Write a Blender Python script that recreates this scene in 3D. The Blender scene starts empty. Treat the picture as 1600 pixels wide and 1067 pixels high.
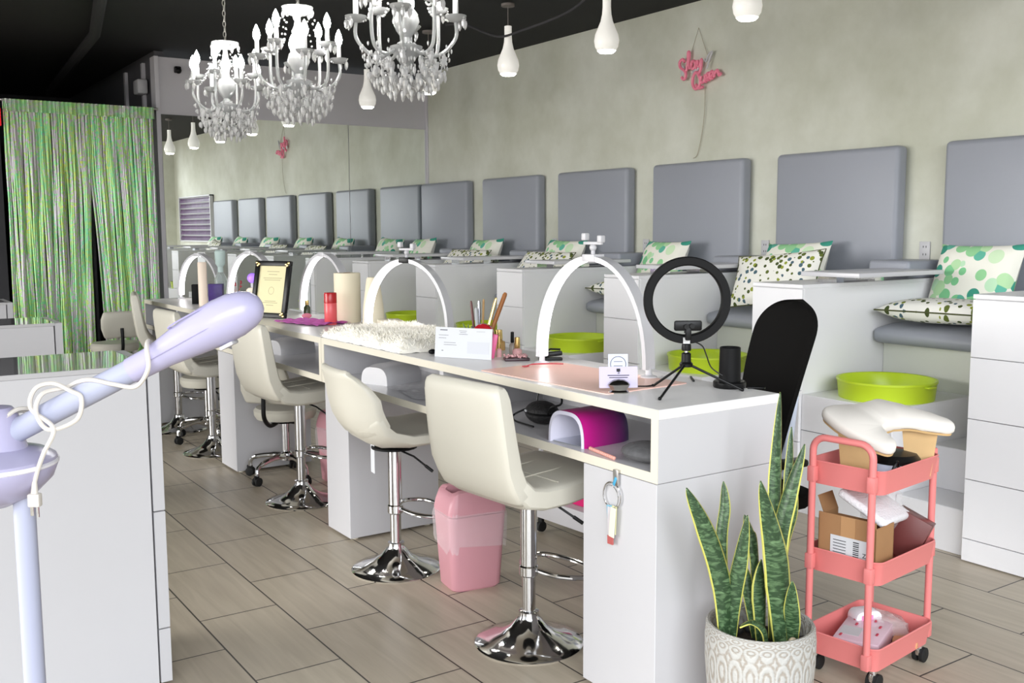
import bpy, bmesh, math, random
from mathutils import Matrix, Vector, Euler
random.seed(7)
PI = math.pi
SC = bpy.context.scene
COL = SC.collection

# ------------------------------------------------------------------ materials
MATS = {}
def lin(c):
    return tuple((x/12.92 if x <= .04045 else ((x+.055)/1.055)**2.4) for x in c)
def rgb(r, g, b):
    return lin((r/255, g/255, b/255))

def mat(name, color, rough=.5, metal=0, spec=.5, trans=0, alpha=1, emit=None, estr=0, var=.04, vscale=6, bump=0, bscale=60, coat=0, ior=1.45):
    if name in MATS: return MATS[name]
    m = bpy.data.materials.new(name); m.use_nodes = True
    nt = m.node_tree; N = nt.nodes; L = nt.links
    p = N['Principled BSDF']
    p.inputs['Roughness'].default_value = rough
    p.inputs['Metallic'].default_value = metal
    p.inputs['Specular IOR Level'].default_value = spec
    p.inputs['Transmission Weight'].default_value = trans
    p.inputs['Alpha'].default_value = alpha
    p.inputs['IOR'].default_value = ior
    p.inputs['Coat Weight'].default_value = coat
    tc = N.new('ShaderNodeTexCoord')
    no = N.new('ShaderNodeTexNoise'); no.inputs['Scale'].default_value = vscale; no.inputs['Detail'].default_value = 4
    L.new(tc.outputs['Object'], no.inputs['Vector'])
    mx = N.new('ShaderNodeMix'); mx.data_type = 'RGBA'
    lo = tuple(max(0, c*(1-var)) for c in color); hi = tuple(min(1, c*(1+var)) for c in color)
    mx.inputs[6].default_value = (*lo, 1); mx.inputs[7].default_value = (*hi, 1)
    L.new(no.outputs['Fac'], mx.inputs[0]); L.new(mx.outputs[2], p.inputs['Base Color'])
    if bump:
        n2 = N.new('ShaderNodeTexNoise'); n2.inputs['Scale'].default_value = bscale; n2.inputs['Detail'].default_value = 6
        L.new(tc.outputs['Object'], n2.inputs['Vector'])
        b = N.new('ShaderNodeBump'); b.inputs['Strength'].default_value = bump; b.inputs['Distance'].default_value = .01
        L.new(n2.outputs['Fac'], b.inputs['Height']); L.new(b.outputs['Normal'], p.inputs['Normal'])
    if emit:
        p.inputs['Emission Color'].default_value = (*emit, 1); p.inputs['Emission Strength'].default_value = estr
    MATS[name] = m
    return m

def nodes(m):
    return m.node_tree.nodes, m.node_tree.links, m.node_tree.nodes['Principled BSDF']

WHITE = mat('white_laminate', rgb(204, 203, 206), .22, var=.015)
WHITE2 = mat('white_laminate_matt', rgb(198, 197, 200), .4, var=.015)
TOPW = mat('light_lifted_worktop_laminate', rgb(234, 232, 231), .3, var=.01)  # white laminate lightened for desktops; missing light on level faces put into colour
PEDW = mat('light_lifted_white_laminate', rgb(232, 231, 233), .34, var=.012)  # lighter copy of the white laminate; brightness the dim seat row lacks is painted
EDGE = mat('cream_edge_band', rgb(220, 214, 198), .45, var=.03)
CHROME = mat('chrome', (.72, .72, .73), .09, 1, var=.01)
STEEL = mat('brushed_steel', (.55, .54, .52), .3, 1, var=.05)
BLACK = mat('black_plastic', rgb(14, 14, 15), .35, spec=.3, var=.1)
BLACKM = mat('black_matt_plastic', rgb(15, 15, 16), .55, spec=.2, var=.1)
RUBBER = mat('black_rubber', rgb(22, 22, 22), .7, var=.1)
LEATHER = mat('cream_leatherette', rgb(206, 202, 189), .42, var=.02, bump=.05, bscale=180)
VINYL = mat('grey_vinyl', rgb(148, 151, 160), .42, var=.03, vscale=3, bump=.06, bscale=220)
PINKPL = mat('pink_plastic', rgb(208, 150, 160), .4, var=.02)
CORAL = mat('coral_metal', rgb(222, 128, 126), .38, var=.02)
LIME = mat('lime_plastic', rgb(190, 214, 44), .32, var=.03)
LAV = mat('lavender_plastic', rgb(182, 178, 208), .24, var=.015)
GOLD = mat('gold_metal', (.85, .62, .25), .25, 1, var=.05)
PAPER = mat('cream_paper', rgb(236, 226, 200), .8, var=.02)
WPAPER = mat('white_paper', rgb(204, 206, 210), .7, var=.02)
LAVPAPER = mat('lavender_card', rgb(200, 192, 220), .6, var=.02)
INK = mat('grey_print', rgb(96, 98, 106), .7)
INKD = mat('dark_print', rgb(40, 40, 46), .7)
CORD = mat('white_cord', rgb(220, 214, 206), .5, var=.02)
LED = mat('lit_led_strip', (1, 1, 1), .5, emit=(1, .95, .97), estr=6)
BULB = mat('lit_candle_bulb', (1, 1, 1), .3, emit=(1, .98, .95), estr=90)
PENDG = mat('opal_glass', (.92, .9, .86), .18, emit=(1, .97, .9), estr=.3)
PENDL = mat('opal_glass_lit', (1, 1, 1), .3, emit=(1, .95, .82), estr=30)
CRYSTAL = mat('crystal_glass', (1, 1, 1), .05, trans=.4, ior=1.5, var=0, coat=.3)
CRYW = mat('frosted_crystal', (.9, .92, .92), .1, trans=.55, ior=1.5, var=0)
WOOD = mat('pale_wood', rgb(206, 172, 122), .5, var=.12, vscale=14)
CARD = mat('brown_cardboard', rgb(158, 118, 80), .75, var=.08, vscale=20)
CLEAR = mat('clear_film', (.95, .95, .97), .12, trans=.9, alpha=.5, ior=1.1, var=0)
MIRROR = mat('mirror_glass', (.95, .98, .96), 0, 1, var=0)
CEIL = mat('black_ceiling_paint', rgb(31, 31, 32), .85, var=.25, vscale=1.2)
DARKW = mat('dark_corridor_paint', rgb(60, 59, 62), .85, var=.1)
GREYW = mat('grey_corridor_paint', rgb(96, 95, 100), .8, var=.08)
PALEW = mat('pale_lilac_paint', rgb(206, 203, 208), .6, var=.02)

def plaster():
    m = mat('sage_plaster', rgb(196, 196, 180), .75)
    N, L, p = nodes(m)
    tc = N.new('ShaderNodeTexCoord')
    a = N.new('ShaderNodeTexNoise'); a.inputs['Scale'].default_value = .9; a.inputs['Detail'].default_value = 8; a.inputs['Roughness'].default_value = .62
    b = N.new('ShaderNodeTexNoise'); b.inputs['Scale'].default_value = 5; b.inputs['Detail'].default_value = 6
    L.new(tc.outputs['Object'], a.inputs['Vector']); L.new(tc.outputs['Object'], b.inputs['Vector'])
    ad = N.new('ShaderNodeMath'); ad.operation = 'MULTIPLY_ADD'; ad.inputs[1].default_value = .25
    L.new(b.outputs['Fac'], ad.inputs[0]); L.new(a.outputs['Fac'], ad.inputs[2])
    r = N.new('ShaderNodeValToRGB')
    r.color_ramp.elements[0].position = .38; r.color_ramp.elements[0].color = (*rgb(186, 187, 168), 1)
    r.color_ramp.elements[1].position = .85; r.color_ramp.elements[1].color = (*rgb(220, 221, 210), 1)
    L.new(ad.outputs[0], r.inputs[0]); L.new(r.outputs[0], p.inputs['Base Color'])
    bp = N.new('ShaderNodeBump'); bp.inputs['Strength'].default_value = .08
    L.new(b.outputs['Fac'], bp.inputs['Height']); L.new(bp.outputs[0], p.inputs['Normal'])
    return m
PLASTER = plaster()

def floor_tile():
    m = mat('beige_plank_tile', rgb(190, 178, 158), .38)
    N, L, p = nodes(m)
    geo = N.new('ShaderNodeNewGeometry')
    sp = N.new('ShaderNodeSeparateXYZ'); L.new(geo.outputs['Position'], sp.inputs[0])
    def sub(out, v):
        n = N.new('ShaderNodeMath'); n.operation = 'SUBTRACT'; n.inputs[1].default_value = v
        L.new(out, n.inputs[0]); return n.outputs[0]
    cb = N.new('ShaderNodeCombineXYZ')
    L.new(sub(sp.outputs['Y'], 3.70-.3048-6.096*3), cb.inputs['X']); L.new(sub(sp.outputs['X'], 1.0543-.3048*40), cb.inputs['Y'])
    br = N.new('ShaderNodeTexBrick')
    br.offset = .5; br.inputs['Scale'].default_value = 1
    br.inputs['Brick Width'].default_value = .6096; br.inputs['Row Height'].default_value = .3048
    br.inputs['Mortar Size'].default_value = .0034; br.inputs['Mortar Smooth'].default_value = .2; br.inputs['Bias'].default_value = 0
    br.inputs['Color1'].default_value = (*rgb(186, 174, 156), 1); br.inputs['Color2'].default_value = (*rgb(197, 186, 167), 1)
    br.inputs['Mortar'].default_value = (*rgb(58, 52, 48), 1)
    L.new(cb.outputs[0], br.inputs['Vector'])
    # long streaks running with the plank
    cs = N.new('ShaderNodeCombineXYZ')
    def mul(out, v):
        n = N.new('ShaderNodeMath'); n.operation = 'MULTIPLY'; n.inputs[1].default_value = v
        L.new(out, n.inputs[0]); return n.outputs[0]
    L.new(mul(sp.outputs['Y'], 2.2), cs.inputs['X']); L.new(mul(sp.outputs['X'], 30), cs.inputs['Y'])
    no = N.new('ShaderNodeTexNoise'); no.inputs['Scale'].default_value = 1; no.inputs['Detail'].default_value = 6; no.inputs['Distortion'].default_value = .6
    L.new(cs.outputs[0], no.inputs['Vector'])
    rp = N.new('ShaderNodeValToRGB')
    rp.color_ramp.elements[0].position = .3; rp.color_ramp.elements[0].color = (.80, .79, .77, 1)
    rp.color_ramp.elements[1].position = .72; rp.color_ramp.elements[1].color = (1.0, 1.0, 1.0, 1)
    L.new(no.outputs['Fac'], rp.inputs[0])
    mx = N.new('ShaderNodeMix'); mx.data_type = 'RGBA'; mx.blend_type = 'MULTIPLY'; mx.inputs[0].default_value = 1
    L.new(br.outputs['Color'], mx.inputs[6]); L.new(rp.outputs[0], mx.inputs[7]); L.new(mx.outputs[2], p.inputs['Base Color'])
    bp = N.new('ShaderNodeBump'); bp.inputs['Strength'].default_value = .4; bp.inputs['Distance'].default_value = .002; bp.invert = True
    L.new(br.outputs['Fac'], bp.inputs['Height']); L.new(bp.outputs[0], p.inputs['Normal'])
    return m
TILE = floor_tile()

def foil():
    m = mat('holographic_foil', rgb(200, 194, 198), .3, .3, spec=.9)
    N, L, p = nodes(m)
    uv = N.new('ShaderNodeUVMap')
    mp = N.new('ShaderNodeMapping'); L.new(uv.outputs[0], mp.inputs[0])
    mp.inputs['Scale'].default_value = (13, 1.1, 1)
    big = N.new('ShaderNodeTexNoise'); big.inputs['Scale'].default_value = 1; big.inputs['Detail'].default_value = 3; big.inputs['Distortion'].default_value = .4
    L.new(mp.outputs[0], big.inputs['Vector'])
    mp2 = N.new('ShaderNodeMapping'); L.new(uv.outputs[0], mp2.inputs[0]); mp2.inputs['Scale'].default_value = (48, 62, 1)
    vo = N.new('ShaderNodeTexVoronoi'); vo.inputs['Scale'].default_value = 1
    L.new(mp2.outputs[0], vo.inputs['Vector'])
    se = N.new('ShaderNodeSeparateColor'); L.new(vo.outputs['Color'], se.inputs[0])
    # hue of a foil cell
    hue = N.new('ShaderNodeValToRGB'); cr = hue.color_ramp
    for pos, c in ((0, (90, 245, 200)), (.3, (80, 255, 110)), (.6, (140, 255, 40)), (.92, (215, 255, 50)), (1, (240, 240, 90))):
        e = cr.elements[0] if pos == 0 else (cr.elements[1] if pos == 1 else cr.elements.new(pos)); e.position = pos; e.color = (*rgb(*c), 1)
    hm = N.new('ShaderNodeMath'); hm.operation = 'MULTIPLY_ADD'; hm.inputs[1].default_value = .45
    big2 = N.new('ShaderNodeTexNoise'); big2.inputs['Scale'].default_value = .6; L.new(mp.outputs[0], big2.inputs['Vector'])
    L.new(se.outputs[0], hm.inputs[0]); hs = N.new('ShaderNodeMath'); hs.operation = 'SUBTRACT'; hs.inputs[1].default_value = .22
    L.new(big2.outputs['Fac'], hs.inputs[0]); L.new(hs.outputs[0], hm.inputs[2]); L.new(hm.outputs[0], hue.inputs[0])
    # which cells fire
    st = N.new('ShaderNodeMath'); st.operation = 'MULTIPLY_ADD'; st.inputs[1].default_value = .30
    L.new(se.outputs[1], st.inputs[0]); L.new(big.outputs['Fac'], st.inputs[2])
    rp = N.new('ShaderNodeValToRGB'); rp.color_ramp.elements[0].position = .585; rp.color_ramp.elements[1].position = .625
    L.new(st.outputs[0], rp.inputs[0])
    mx = N.new('ShaderNodeMix'); mx.data_type = 'RGBA'; mx.inputs[6].default_value = (*rgb(222, 215, 220), 1)
    L.new(rp.outputs[0], mx.inputs[0]); L.new(hue.outputs[0], mx.inputs[7]); L.new(mx.outputs[2], p.inputs['Base Color'])
    bp = N.new('ShaderNodeBump'); bp.inputs['Strength'].default_value = .8; bp.inputs['Distance'].default_value = .005
    L.new(se.outputs[2], bp.inputs['Height']); L.new(bp.outputs[0], p.inputs['Normal'])
    return m
FOIL = foil()

def leaf_cloth(name, scale, cols, thr, base, squash=1.0, gaps=.5):
    m = mat(name, base, .85)
    N, L, p = nodes(m)
    uv = N.new('ShaderNodeUVMap')
    mp = N.new('ShaderNodeMapping'); mp.inputs['Scale'].default_value = (scale, scale*squash, 1); mp.inputs['Rotation'].default_value = (0, 0, .5)
    L.new(uv.outputs[0], mp.inputs[0])
    vo = N.new('ShaderNodeTexVoronoi'); vo.inputs['Scale'].default_value = 1; vo.inputs['Randomness'].default_value = .8
    L.new(mp.outputs[0], vo.inputs['Vector'])
    se = N.new('ShaderNodeSeparateColor'); L.new(vo.outputs['Color'], se.inputs[0])
    rp = N.new('ShaderNodeValToRGB'); cr = rp.color_ramp; cr.interpolation = 'CONSTANT'
    for i, c in enumerate(cols):
        e = cr.elements[i] if i < 2 else cr.elements.new(i/len(cols)); e.position = i/len(cols); e.color = (*rgb(*c), 1)
    L.new(se.outputs[0], rp.inputs[0])
    lt = N.new('ShaderNodeMath'); lt.operation = 'LESS_THAN'; lt.inputs[1].default_value = thr; L.new(vo.outputs['Distance'], lt.inputs[0])
    g = N.new('ShaderNodeMath'); g.operation = 'LESS_THAN'; g.inputs[1].default_value = gaps; L.new(se.outputs[1], g.inputs[0])
    ml = N.new('ShaderNodeMath'); ml.operation = 'MULTIPLY'; L.new(lt.outputs[0], ml.inputs[0]); L.new(g.outputs[0], ml.inputs[1])
    mx = N.new('ShaderNodeMix'); mx.data_type = 'RGBA'; mx.inputs[6].default_value = (*base, 1)
    L.new(ml.outputs[0], mx.inputs[0]); L.new(rp.outputs[0], mx.inputs[7]); L.new(mx.outputs[2], p.inputs['Base Color'])
    return m
LEAFCLOTH = leaf_cloth('leaf_print_cotton', 6.8, [(60, 150, 128), (130, 202, 146), (184, 222, 172), (98, 182, 158), (206, 230, 192), (150, 208, 152), (190, 226, 190)], .56, rgb(238, 236, 224), .8, .95)
SPRIGCLOTH = leaf_cloth('sprig_print_cotton', 19, [(92, 104, 40), (142, 152, 50), (74, 100, 112), (70, 82, 36)], .44, rgb(236, 234, 226), .55, .8)

def snake_leaf_mat():
    m = mat('snake_plant_leaf', rgb(50, 84, 44), .38)
    N, L, p = nodes(m)
    uv = N.new('ShaderNodeUVMap'); sp = N.new('ShaderNodeSeparateXYZ'); L.new(uv.outputs[0], sp.inputs[0])
    mp = N.new('ShaderNodeMapping'); mp.inputs['Scale'].default_value = (2.2, 40, 1); L.new(uv.outputs[0], mp.inputs[0])
    no = N.new('ShaderNodeTexNoise'); no.inputs['Scale'].default_value = 1; no.inputs['Detail'].default_value = 3; no.inputs['Distortion'].default_value = 1.2
    L.new(mp.outputs[0], no.inputs['Vector'])
    rp = N.new('ShaderNodeValToRGB'); rp.color_ramp.elements[0].position = .46; rp.color_ramp.elements[0].color = (*rgb(44, 68, 42), 1)
    rp.color_ramp.elements[1].position = .70; rp.color_ramp.elements[1].color = (*rgb(104, 134, 94), 1)
    L.new(no.outputs['Fac'], rp.inputs[0])
    a = N.new('ShaderNodeMath'); a.operation = 'SUBTRACT'; a.inputs[1].default_value = .5; L.new(sp.outputs[0], a.inputs[0])
    b = N.new('ShaderNodeMath'); b.operation = 'ABSOLUTE'; L.new(a.outputs[0], b.inputs[0])
    g = N.new('ShaderNodeMath'); g.operation = 'GREATER_THAN'; g.inputs[1].default_value = .385; L.new(b.outputs[0], g.inputs[0])
    mx = N.new('ShaderNodeMix'); mx.data_type = 'RGBA'; mx.inputs[7].default_value = (*rgb(206, 204, 106), 1)
    L.new(g.outputs[0], mx.inputs[0]); L.new(rp.outputs[0], mx.inputs[6]); L.new(mx.outputs[2], p.inputs['Base Color'])
    return m
SNAKE = snake_leaf_mat()

def gradient_mat(name, stops, rough, axis=0, lo=0, hi=1):
    m = mat(name, (.5, .1, .4), rough)
    N, L, p = nodes(m)
    tc = N.new('ShaderNodeTexCoord'); sp = N.new('ShaderNodeSeparateXYZ'); L.new(tc.outputs['Object'], sp.inputs[0])
    mr = N.new('ShaderNodeMapRange'); mr.inputs[1].default_value = lo; mr.inputs[2].default_value = hi; L.new(sp.outputs[axis], mr.inputs[0])
    rp = N.new('ShaderNodeValToRGB'); cr = rp.color_ramp
    for i, (pos, c) in enumerate(stops):
        e = cr.elements[0] if i == 0 else (cr.elements[1] if i == len(stops)-1 else cr.elements.new(pos)); e.position = pos; e.color = (*rgb(*c), 1)
    L.new(mr.outputs[0], rp.inputs[0])
    vo = N.new('ShaderNodeTexVoronoi'); vo.inputs['Scale'].default_value = 320; L.new(tc.outputs['Object'], vo.inputs['Vector'])
    se = N.new('ShaderNodeSeparateColor'); L.new(vo.outputs['Color'], se.inputs[0])
    bp = N.new('ShaderNodeBump'); bp.inputs['Strength'].default_value = .25; bp.inputs['Distance'].default_value = .001; L.new(se.outputs[0], bp.inputs['Height']); L.new(bp.outputs[0], p.inputs['Normal'])
    L.new(rp.outputs[0], p.inputs['Base Color'])
    return m
UVGRAD = gradient_mat('magenta_to_blue_glitter', [(0, (196, 24, 134)), (.3, (150, 14, 98)), (.52, (98, 20, 92)), (.7, (30, 48, 108)), (1, (22, 44, 98))], .3, 0, -.1, .12)

def pot_mat():
    m = mat('whitewashed_relief_pot', rgb(205, 204, 200), .7)
    N, L, p = nodes(m)
    uv = N.new('ShaderNodeUVMap')
    mp = N.new('ShaderNodeMapping'); mp.inputs['Scale'].default_value = (22, 9, 1); L.new(uv.outputs[0], mp.inputs[0])
    vo = N.new('ShaderNodeTexVoronoi'); vo.inputs['Scale'].default_value = 1; vo.inputs['Randomness'].default_value = .05; vo.feature = 'F1'
    L.new(mp.outputs[0], vo.inputs['Vector'])
    w = N.new('ShaderNodeMath'); w.operation = 'SINE'; ml = N.new('ShaderNodeMath'); ml.operation = 'MULTIPLY'; ml.inputs[1].default_value = 20
    L.new(vo.outputs['Distance'], ml.inputs[0]); L.new(ml.outputs[0], w.inputs[0])
    no = N.new('ShaderNodeTexNoise'); no.inputs['Scale'].default_value = 90; no.inputs['Detail'].default_value = 5; L.new(uv.outputs[0], no.inputs['Vector'])
    ad = N.new('ShaderNodeMath'); ad.operation = 'MULTIPLY_ADD'; ad.inputs[1].default_value = .35; L.new(w.outputs[0], ad.inputs[0]); L.new(no.outputs['Fac'], ad.inputs[2])
    rp = N.new('ShaderNodeValToRGB'); rp.color_ramp.elements[0].position = .18; rp.color_ramp.elements[0].color = (*rgb(160, 152, 142), 1)
    rp.color_ramp.elements[1].position = .55; rp.color_ramp.elements[1].color = (*rgb(186, 185, 181), 1)
    L.new(ad.outputs[0], rp.inputs[0]); L.new(rp.outputs[0], p.inputs['Base Color'])
    bp = N.new('ShaderNodeBump'); bp.inputs['Strength'].default_value = .6; bp.inputs['Distance'].default_value = .004; L.new(ad.outputs[0], bp.inputs['Height']); L.new(bp.outputs[0], p.inputs['Normal'])
    return m
POT = pot_mat()

# ------------------------------------------------------------------ geometry helpers
def T(x, y, z): return Matrix.Translation((x, y, z))
def R(a, ax='Z'): return Matrix.Rotation(a, 4, ax)

class B:
    """collects shapes into one mesh"""
    def __init__(s):
        s.bm = bmesh.new(); s.uv = s.bm.loops.layers.uv.new('UVMap')
    def merge(s, o, M=None):
        if M is not None: o.transform(M)
        me = bpy.data.meshes.new('tmp'); o.to_mesh(me); o.free(); s.bm.from_mesh(me); bpy.data.meshes.remove(me); return s
    def box(s, x0, x1, y0, y1, z0, z1, bevel=0, seg=2, M=None):
        o = bmesh.new(); bmesh.ops.create_cube(o, size=1)
        for v in o.verts:
            v.co = Vector((x0+(v.co.x+.5)*(x1-x0), y0+(v.co.y+.5)*(y1-y0), z0+(v.co.z+.5)*(z1-z0)))
        if bevel: bmesh.ops.bevel(o, geom=list(o.edges), offset=bevel, segments=seg, affect='EDGES', profile=.5)
        return s.merge(o, M)
    def lathe(s, prof, n=24, M=None, uv=False):
        M = M or Matrix.Identity(4); bm = s.bm; rings = []
        for r, z in prof:
            if r < 1e-6: rings.append([bm.verts.new(M @ Vector((0, 0, z)))])
            else: rings.append([bm.verts.new(M @ Vector((r*math.cos(2*PI*i/n), r*math.sin(2*PI*i/n), z))) for i in range(n)])
        for k in range(len(rings)-1):
            a, b = rings[k], rings[k+1]
            for i in range(n):
                j = (i+1) % n
                if len(a) == 1 and len(b) == 1: continue
                if len(a) == 1: f = [a[0], b[i], b[j]]
                elif len(b) == 1: f = [a[i], a[j], b[0]]
                else: f = [a[i], a[j], b[j], b[i]]
                try: fc = bm.faces.new(f)
                except ValueError: continue
                if uv and len(f) == 4:
                    for lp, (u, v) in zip(fc.loops, ((i/n, k/(len(rings)-1)), ((i+1)/n, k/(len(rings)-1)), ((i+1)/n, (k+1)/(len(rings)-1)), (i/n, (k+1)/(len(rings)-1)))): lp[s.uv].uv = (u, v)
        return s
    def tube(s, pts, r, n=8, closed=False, cap=True, M=None):
        P = [Vector(p) for p in pts]
        if M is not None: P = [M @ p for p in P]
        m = len(P); rr = r if isinstance(r, (list, tuple)) else [r]*m
        bm = s.bm; rings = []; prev = None
        for i in range(m):
            t = (P[(i+1) % m]-P[(i-1) % m]) if closed else (P[min(i+1, m-1)]-P[max(i-1, 0)])
            if t.length < 1e-9: t = Vector((0, 0, 1))
            t.normalize()
            if prev is None:
                a = Vector((0, 0, 1)) if abs(t.z) < .9 else Vector((1, 0, 0)); nrm = (a - t*a.dot(t)).normalized()
            else:
                nrm = prev - t*prev.dot(t); nrm = nrm.normalized() if nrm.length > 1e-6 else t.orthogonal().normalized()
            prev = nrm; bn = t.cross(nrm)
            rings.append([bm.verts.new(P[i] + (nrm*math.cos(2*PI*k/n)+bn*math.sin(2*PI*k/n))*rr[i]) for k in range(n)])
        for i in range(m if closed else m-1):
            a, b = rings[i], rings[(i+1) % m]
            off = 0
            if closed and i == m-1:
                off = min(range(n), key=lambda o: (a[0].co-b[o].co).length)
            for k in range(n): bm.faces.new([a[k], a[(k+1) % n], b[(k+1+off) % n], b[(k+off) % n]])
        if cap and not closed: bm.faces.new(rings[0][::-1]); bm.faces.new(rings[-1])
        return s
    def prism(s, outline, z0, z1, M=None, bevel=0):
        o = bmesh.new(); vs = [o.verts.new((x, y, z0)) for x, y in outline]; f = o.faces.new(vs)
        r = bmesh.ops.extrude_face_region(o, geom=[f])
        for v in r['geom']:
            if isinstance(v, bmesh.types.BMVert): v.co.z = z1
        bmesh.ops.recalc_face_normals(o, faces=o.faces)
        if bevel: bmesh.ops.bevel(o, geom=[e for e in o.edges], offset=bevel, segments=2, affect='EDGES', profile=.5)
        return s.merge(o, M)
    def ball(s, c, r, M=None, n=16, m=10):
        rx, ry, rz = r if isinstance(r, (list, tuple)) else (r, r, r)
        prof = [(math.sin(PI*i/m), -math.cos(PI*i/m)) for i in range(m+1)]
        prof[0] = (0, -1); prof[-1] = (0, 1)
        MM = T(*c) @ Matrix.Diagonal((rx, ry, rz, 1))
        return s.lathe(prof, n, (M @ MM) if M is not None else MM)
    def sheet(s, g, closed_v=False):
        bm = s.bm; V = [[bm.verts.new(p) for p in row] for row in g]; a = len(g); b = len(g[0])
        for i in range(a-1):
            for j in range(b-1):
                f = bm.faces.new([V[i][j], V[i][j+1], V[i+1][j+1], V[i+1][j]])
                for lp, (u, v) in zip(f.loops, ((j, i), (j+1, i), (j+1, i+1), (j, i+1))): lp[s.uv].uv = (u/(b-1), v/(a-1))
        return s
    def sweep(s, path, w, th, n=20, p=.45, curl=0, M=None, endround=True):
        """padded panel: a rounded cross-section swept along a side-view path of (x, z); w = width along y"""
        m = len(path); P = [Vector((a, 0, b)) for a, b in path]
        W = w if isinstance(w, (list, tuple)) else [w]*m; TH = th if isinstance(th, (list, tuple)) else [th]*m
        bm = s.bm; rings = []
        def ring(c, t, ww, tt, sh=0, cu=0):
            nr = Vector((-t.z, 0, t.x)); R_ = []
            for k in range(n):
                a = 2*PI*k/n; ca, sa = math.cos(a), math.sin(a)
                y = ww/2*math.copysign(abs(ca)**p, ca); h = tt/2*math.copysign(abs(sa)**p, sa)
                q = c + Vector((0, y, 0)) + nr*(h + cu*(2*y/max(w if not isinstance(w, (list, tuple)) else max(w), 1e-6))**2) + t*sh
                R_.append(bm.verts.new(M @ q if M is not None else q))
            return R_
        for i in range(m):
            t = (P[min(i+1, m-1)]-P[max(i-1, 0)]).normalized()
            cu = curl[i] if isinstance(curl, (list, tuple)) else curl
            if endround and i == 0:
                rings.append(ring(P[0], t, W[0]-TH[0]*.9, TH[0]*.25, -TH[0]*.42, cu)); rings.append(ring(P[0], t, W[0]-TH[0]*.25, TH[0]*.75, -TH[0]*.26, cu))
            rings.append(ring(P[i], t, W[i], TH[i], 0, cu))
            if endround and i == m-1:
                rings.append(ring(P[i], t, W[i]-TH[i]*.25, TH[i]*.75, TH[i]*.26, cu)); rings.append(ring(P[i], t, W[i]-TH[i]*.9, TH[i]*.25, TH[i]*.42, cu))
        for a, b in zip(rings, rings[1:]):
            for k in range(n): bm.faces.new([a[k], a[(k+1) % n], b[(k+1) % n], b[k]])
        bm.faces.new(rings[0][::-1]); bm.faces.new(rings[-1]); return s
    def pillow(s, w, h, t, n=22, M=None):
        M = M or Matrix.Identity(4)
        for sg in (1, -1):
            g = []
            for i in range(n+1):
                row = []
                for j in range(n+1):
                    u = -1+2*j/n; v = -1+2*i/n
                    k = (max(0, (1-u**4))*max(0, (1-v**4)))**.5
                    pin = 1-.07*(1-abs(u)**2)*abs(v)**3; pin2 = 1-.07*(1-abs(v)**2)*abs(u)**3
                    row.append(M @ Vector((u*w/2*pin2, v*h/2*pin, sg*t/2*k*(1-.15*(u*u+v*v)))))
                g.append(row if sg > 0 else row)
            s.sheet(g)
        bmesh.ops.remove_doubles(s.bm, verts=s.bm.verts, dist=1e-5)
        return s
    def text(s, body, size, M, depth=.001, bold=False):
        cu = bpy.data.curves.new('tmp', 'FONT'); cu.body = body; cu.size = size; cu.align_x = 'CENTER'; cu.align_y = 'CENTER'; cu.extrude = depth
        ob = bpy.data.objects.new('tmp', cu)
        me = bpy.data.meshes.new_from_object(ob); me.transform(M); s.bm.from_mesh(me)
        bpy.data.meshes.remove(me); bpy.data.objects.remove(ob); bpy.data.curves.remove(cu); return s
    def make(s, name, m, parent=None, smooth=35, label=None, loc=None, rot=None):
        bmesh.ops.recalc_face_normals(s.bm, faces=s.bm.faces)
        me = bpy.data.meshes.new(name); s.bm.to_mesh(me); s.bm.free()
        me.materials.append(m)
        if smooth:
            me.shade_smooth(); me.set_sharp_from_angle(angle=math.radians(smooth))
        o = bpy.data.objects.new(name, me); COL.objects.link(o)
        if parent: o.parent = parent
        if loc: o.location = loc
        if rot: o.rotation_euler = rot
        if label: o['label'] = label
        return o

def tag(o, label, cat, group=None):
    o['label'] = label; o['category'] = cat
    if group: o['group'] = group
    return o
def thing(name, label, cat, loc=(0, 0, 0), rz=0, group=None):
    o = bpy.data.objects.new(name, None); COL.objects.link(o); o.location = loc; o.rotation_euler = (0, 0, rz); o.empty_display_size = .1
    return tag(o, label, cat, group)
def structure(o):
    o['kind'] = 'structure'; return o
def kids(o):
    return [c for c in bpy.data.objects if c.parent == o]
def dup(src, label, loc, rz=0, tree=None):
    tree = tree if tree is not None else snapshot(src)
    r = src.copy(); COL.objects.link(r); r.location = loc; r.rotation_euler = (0, 0, rz); r['label'] = label
    for c, gs in tree:
        cc = c.copy(); COL.objects.link(cc); cc.parent = r
        for g in gs:
            gg = g.copy(); COL.objects.link(gg); gg.parent = cc
    return r
def snapshot(src):
    return [(c, kids(c)) for c in kids(src)]
def arc(cx, cz, r, a0, a1, n):
    return [(cx+r*math.cos(a0+(a1-a0)*i/n), cz+r*math.sin(a0+(a1-a0)*i/n)) for i in range(n+1)]
def rrect(w, h, r, n=5):
    o = []
    for cx, cy, a in ((w/2-r, h/2-r, 0), (-w/2+r, h/2-r, PI/2), (-w/2+r, -h/2+r, PI), (w/2-r, -h/2+r, 3*PI/2)):
        o += [(cx+r*math.cos(a+PI/2*i/n), cy+r*math.sin(a+PI/2*i/n)) for i in range(n+1)]
    return o
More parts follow.
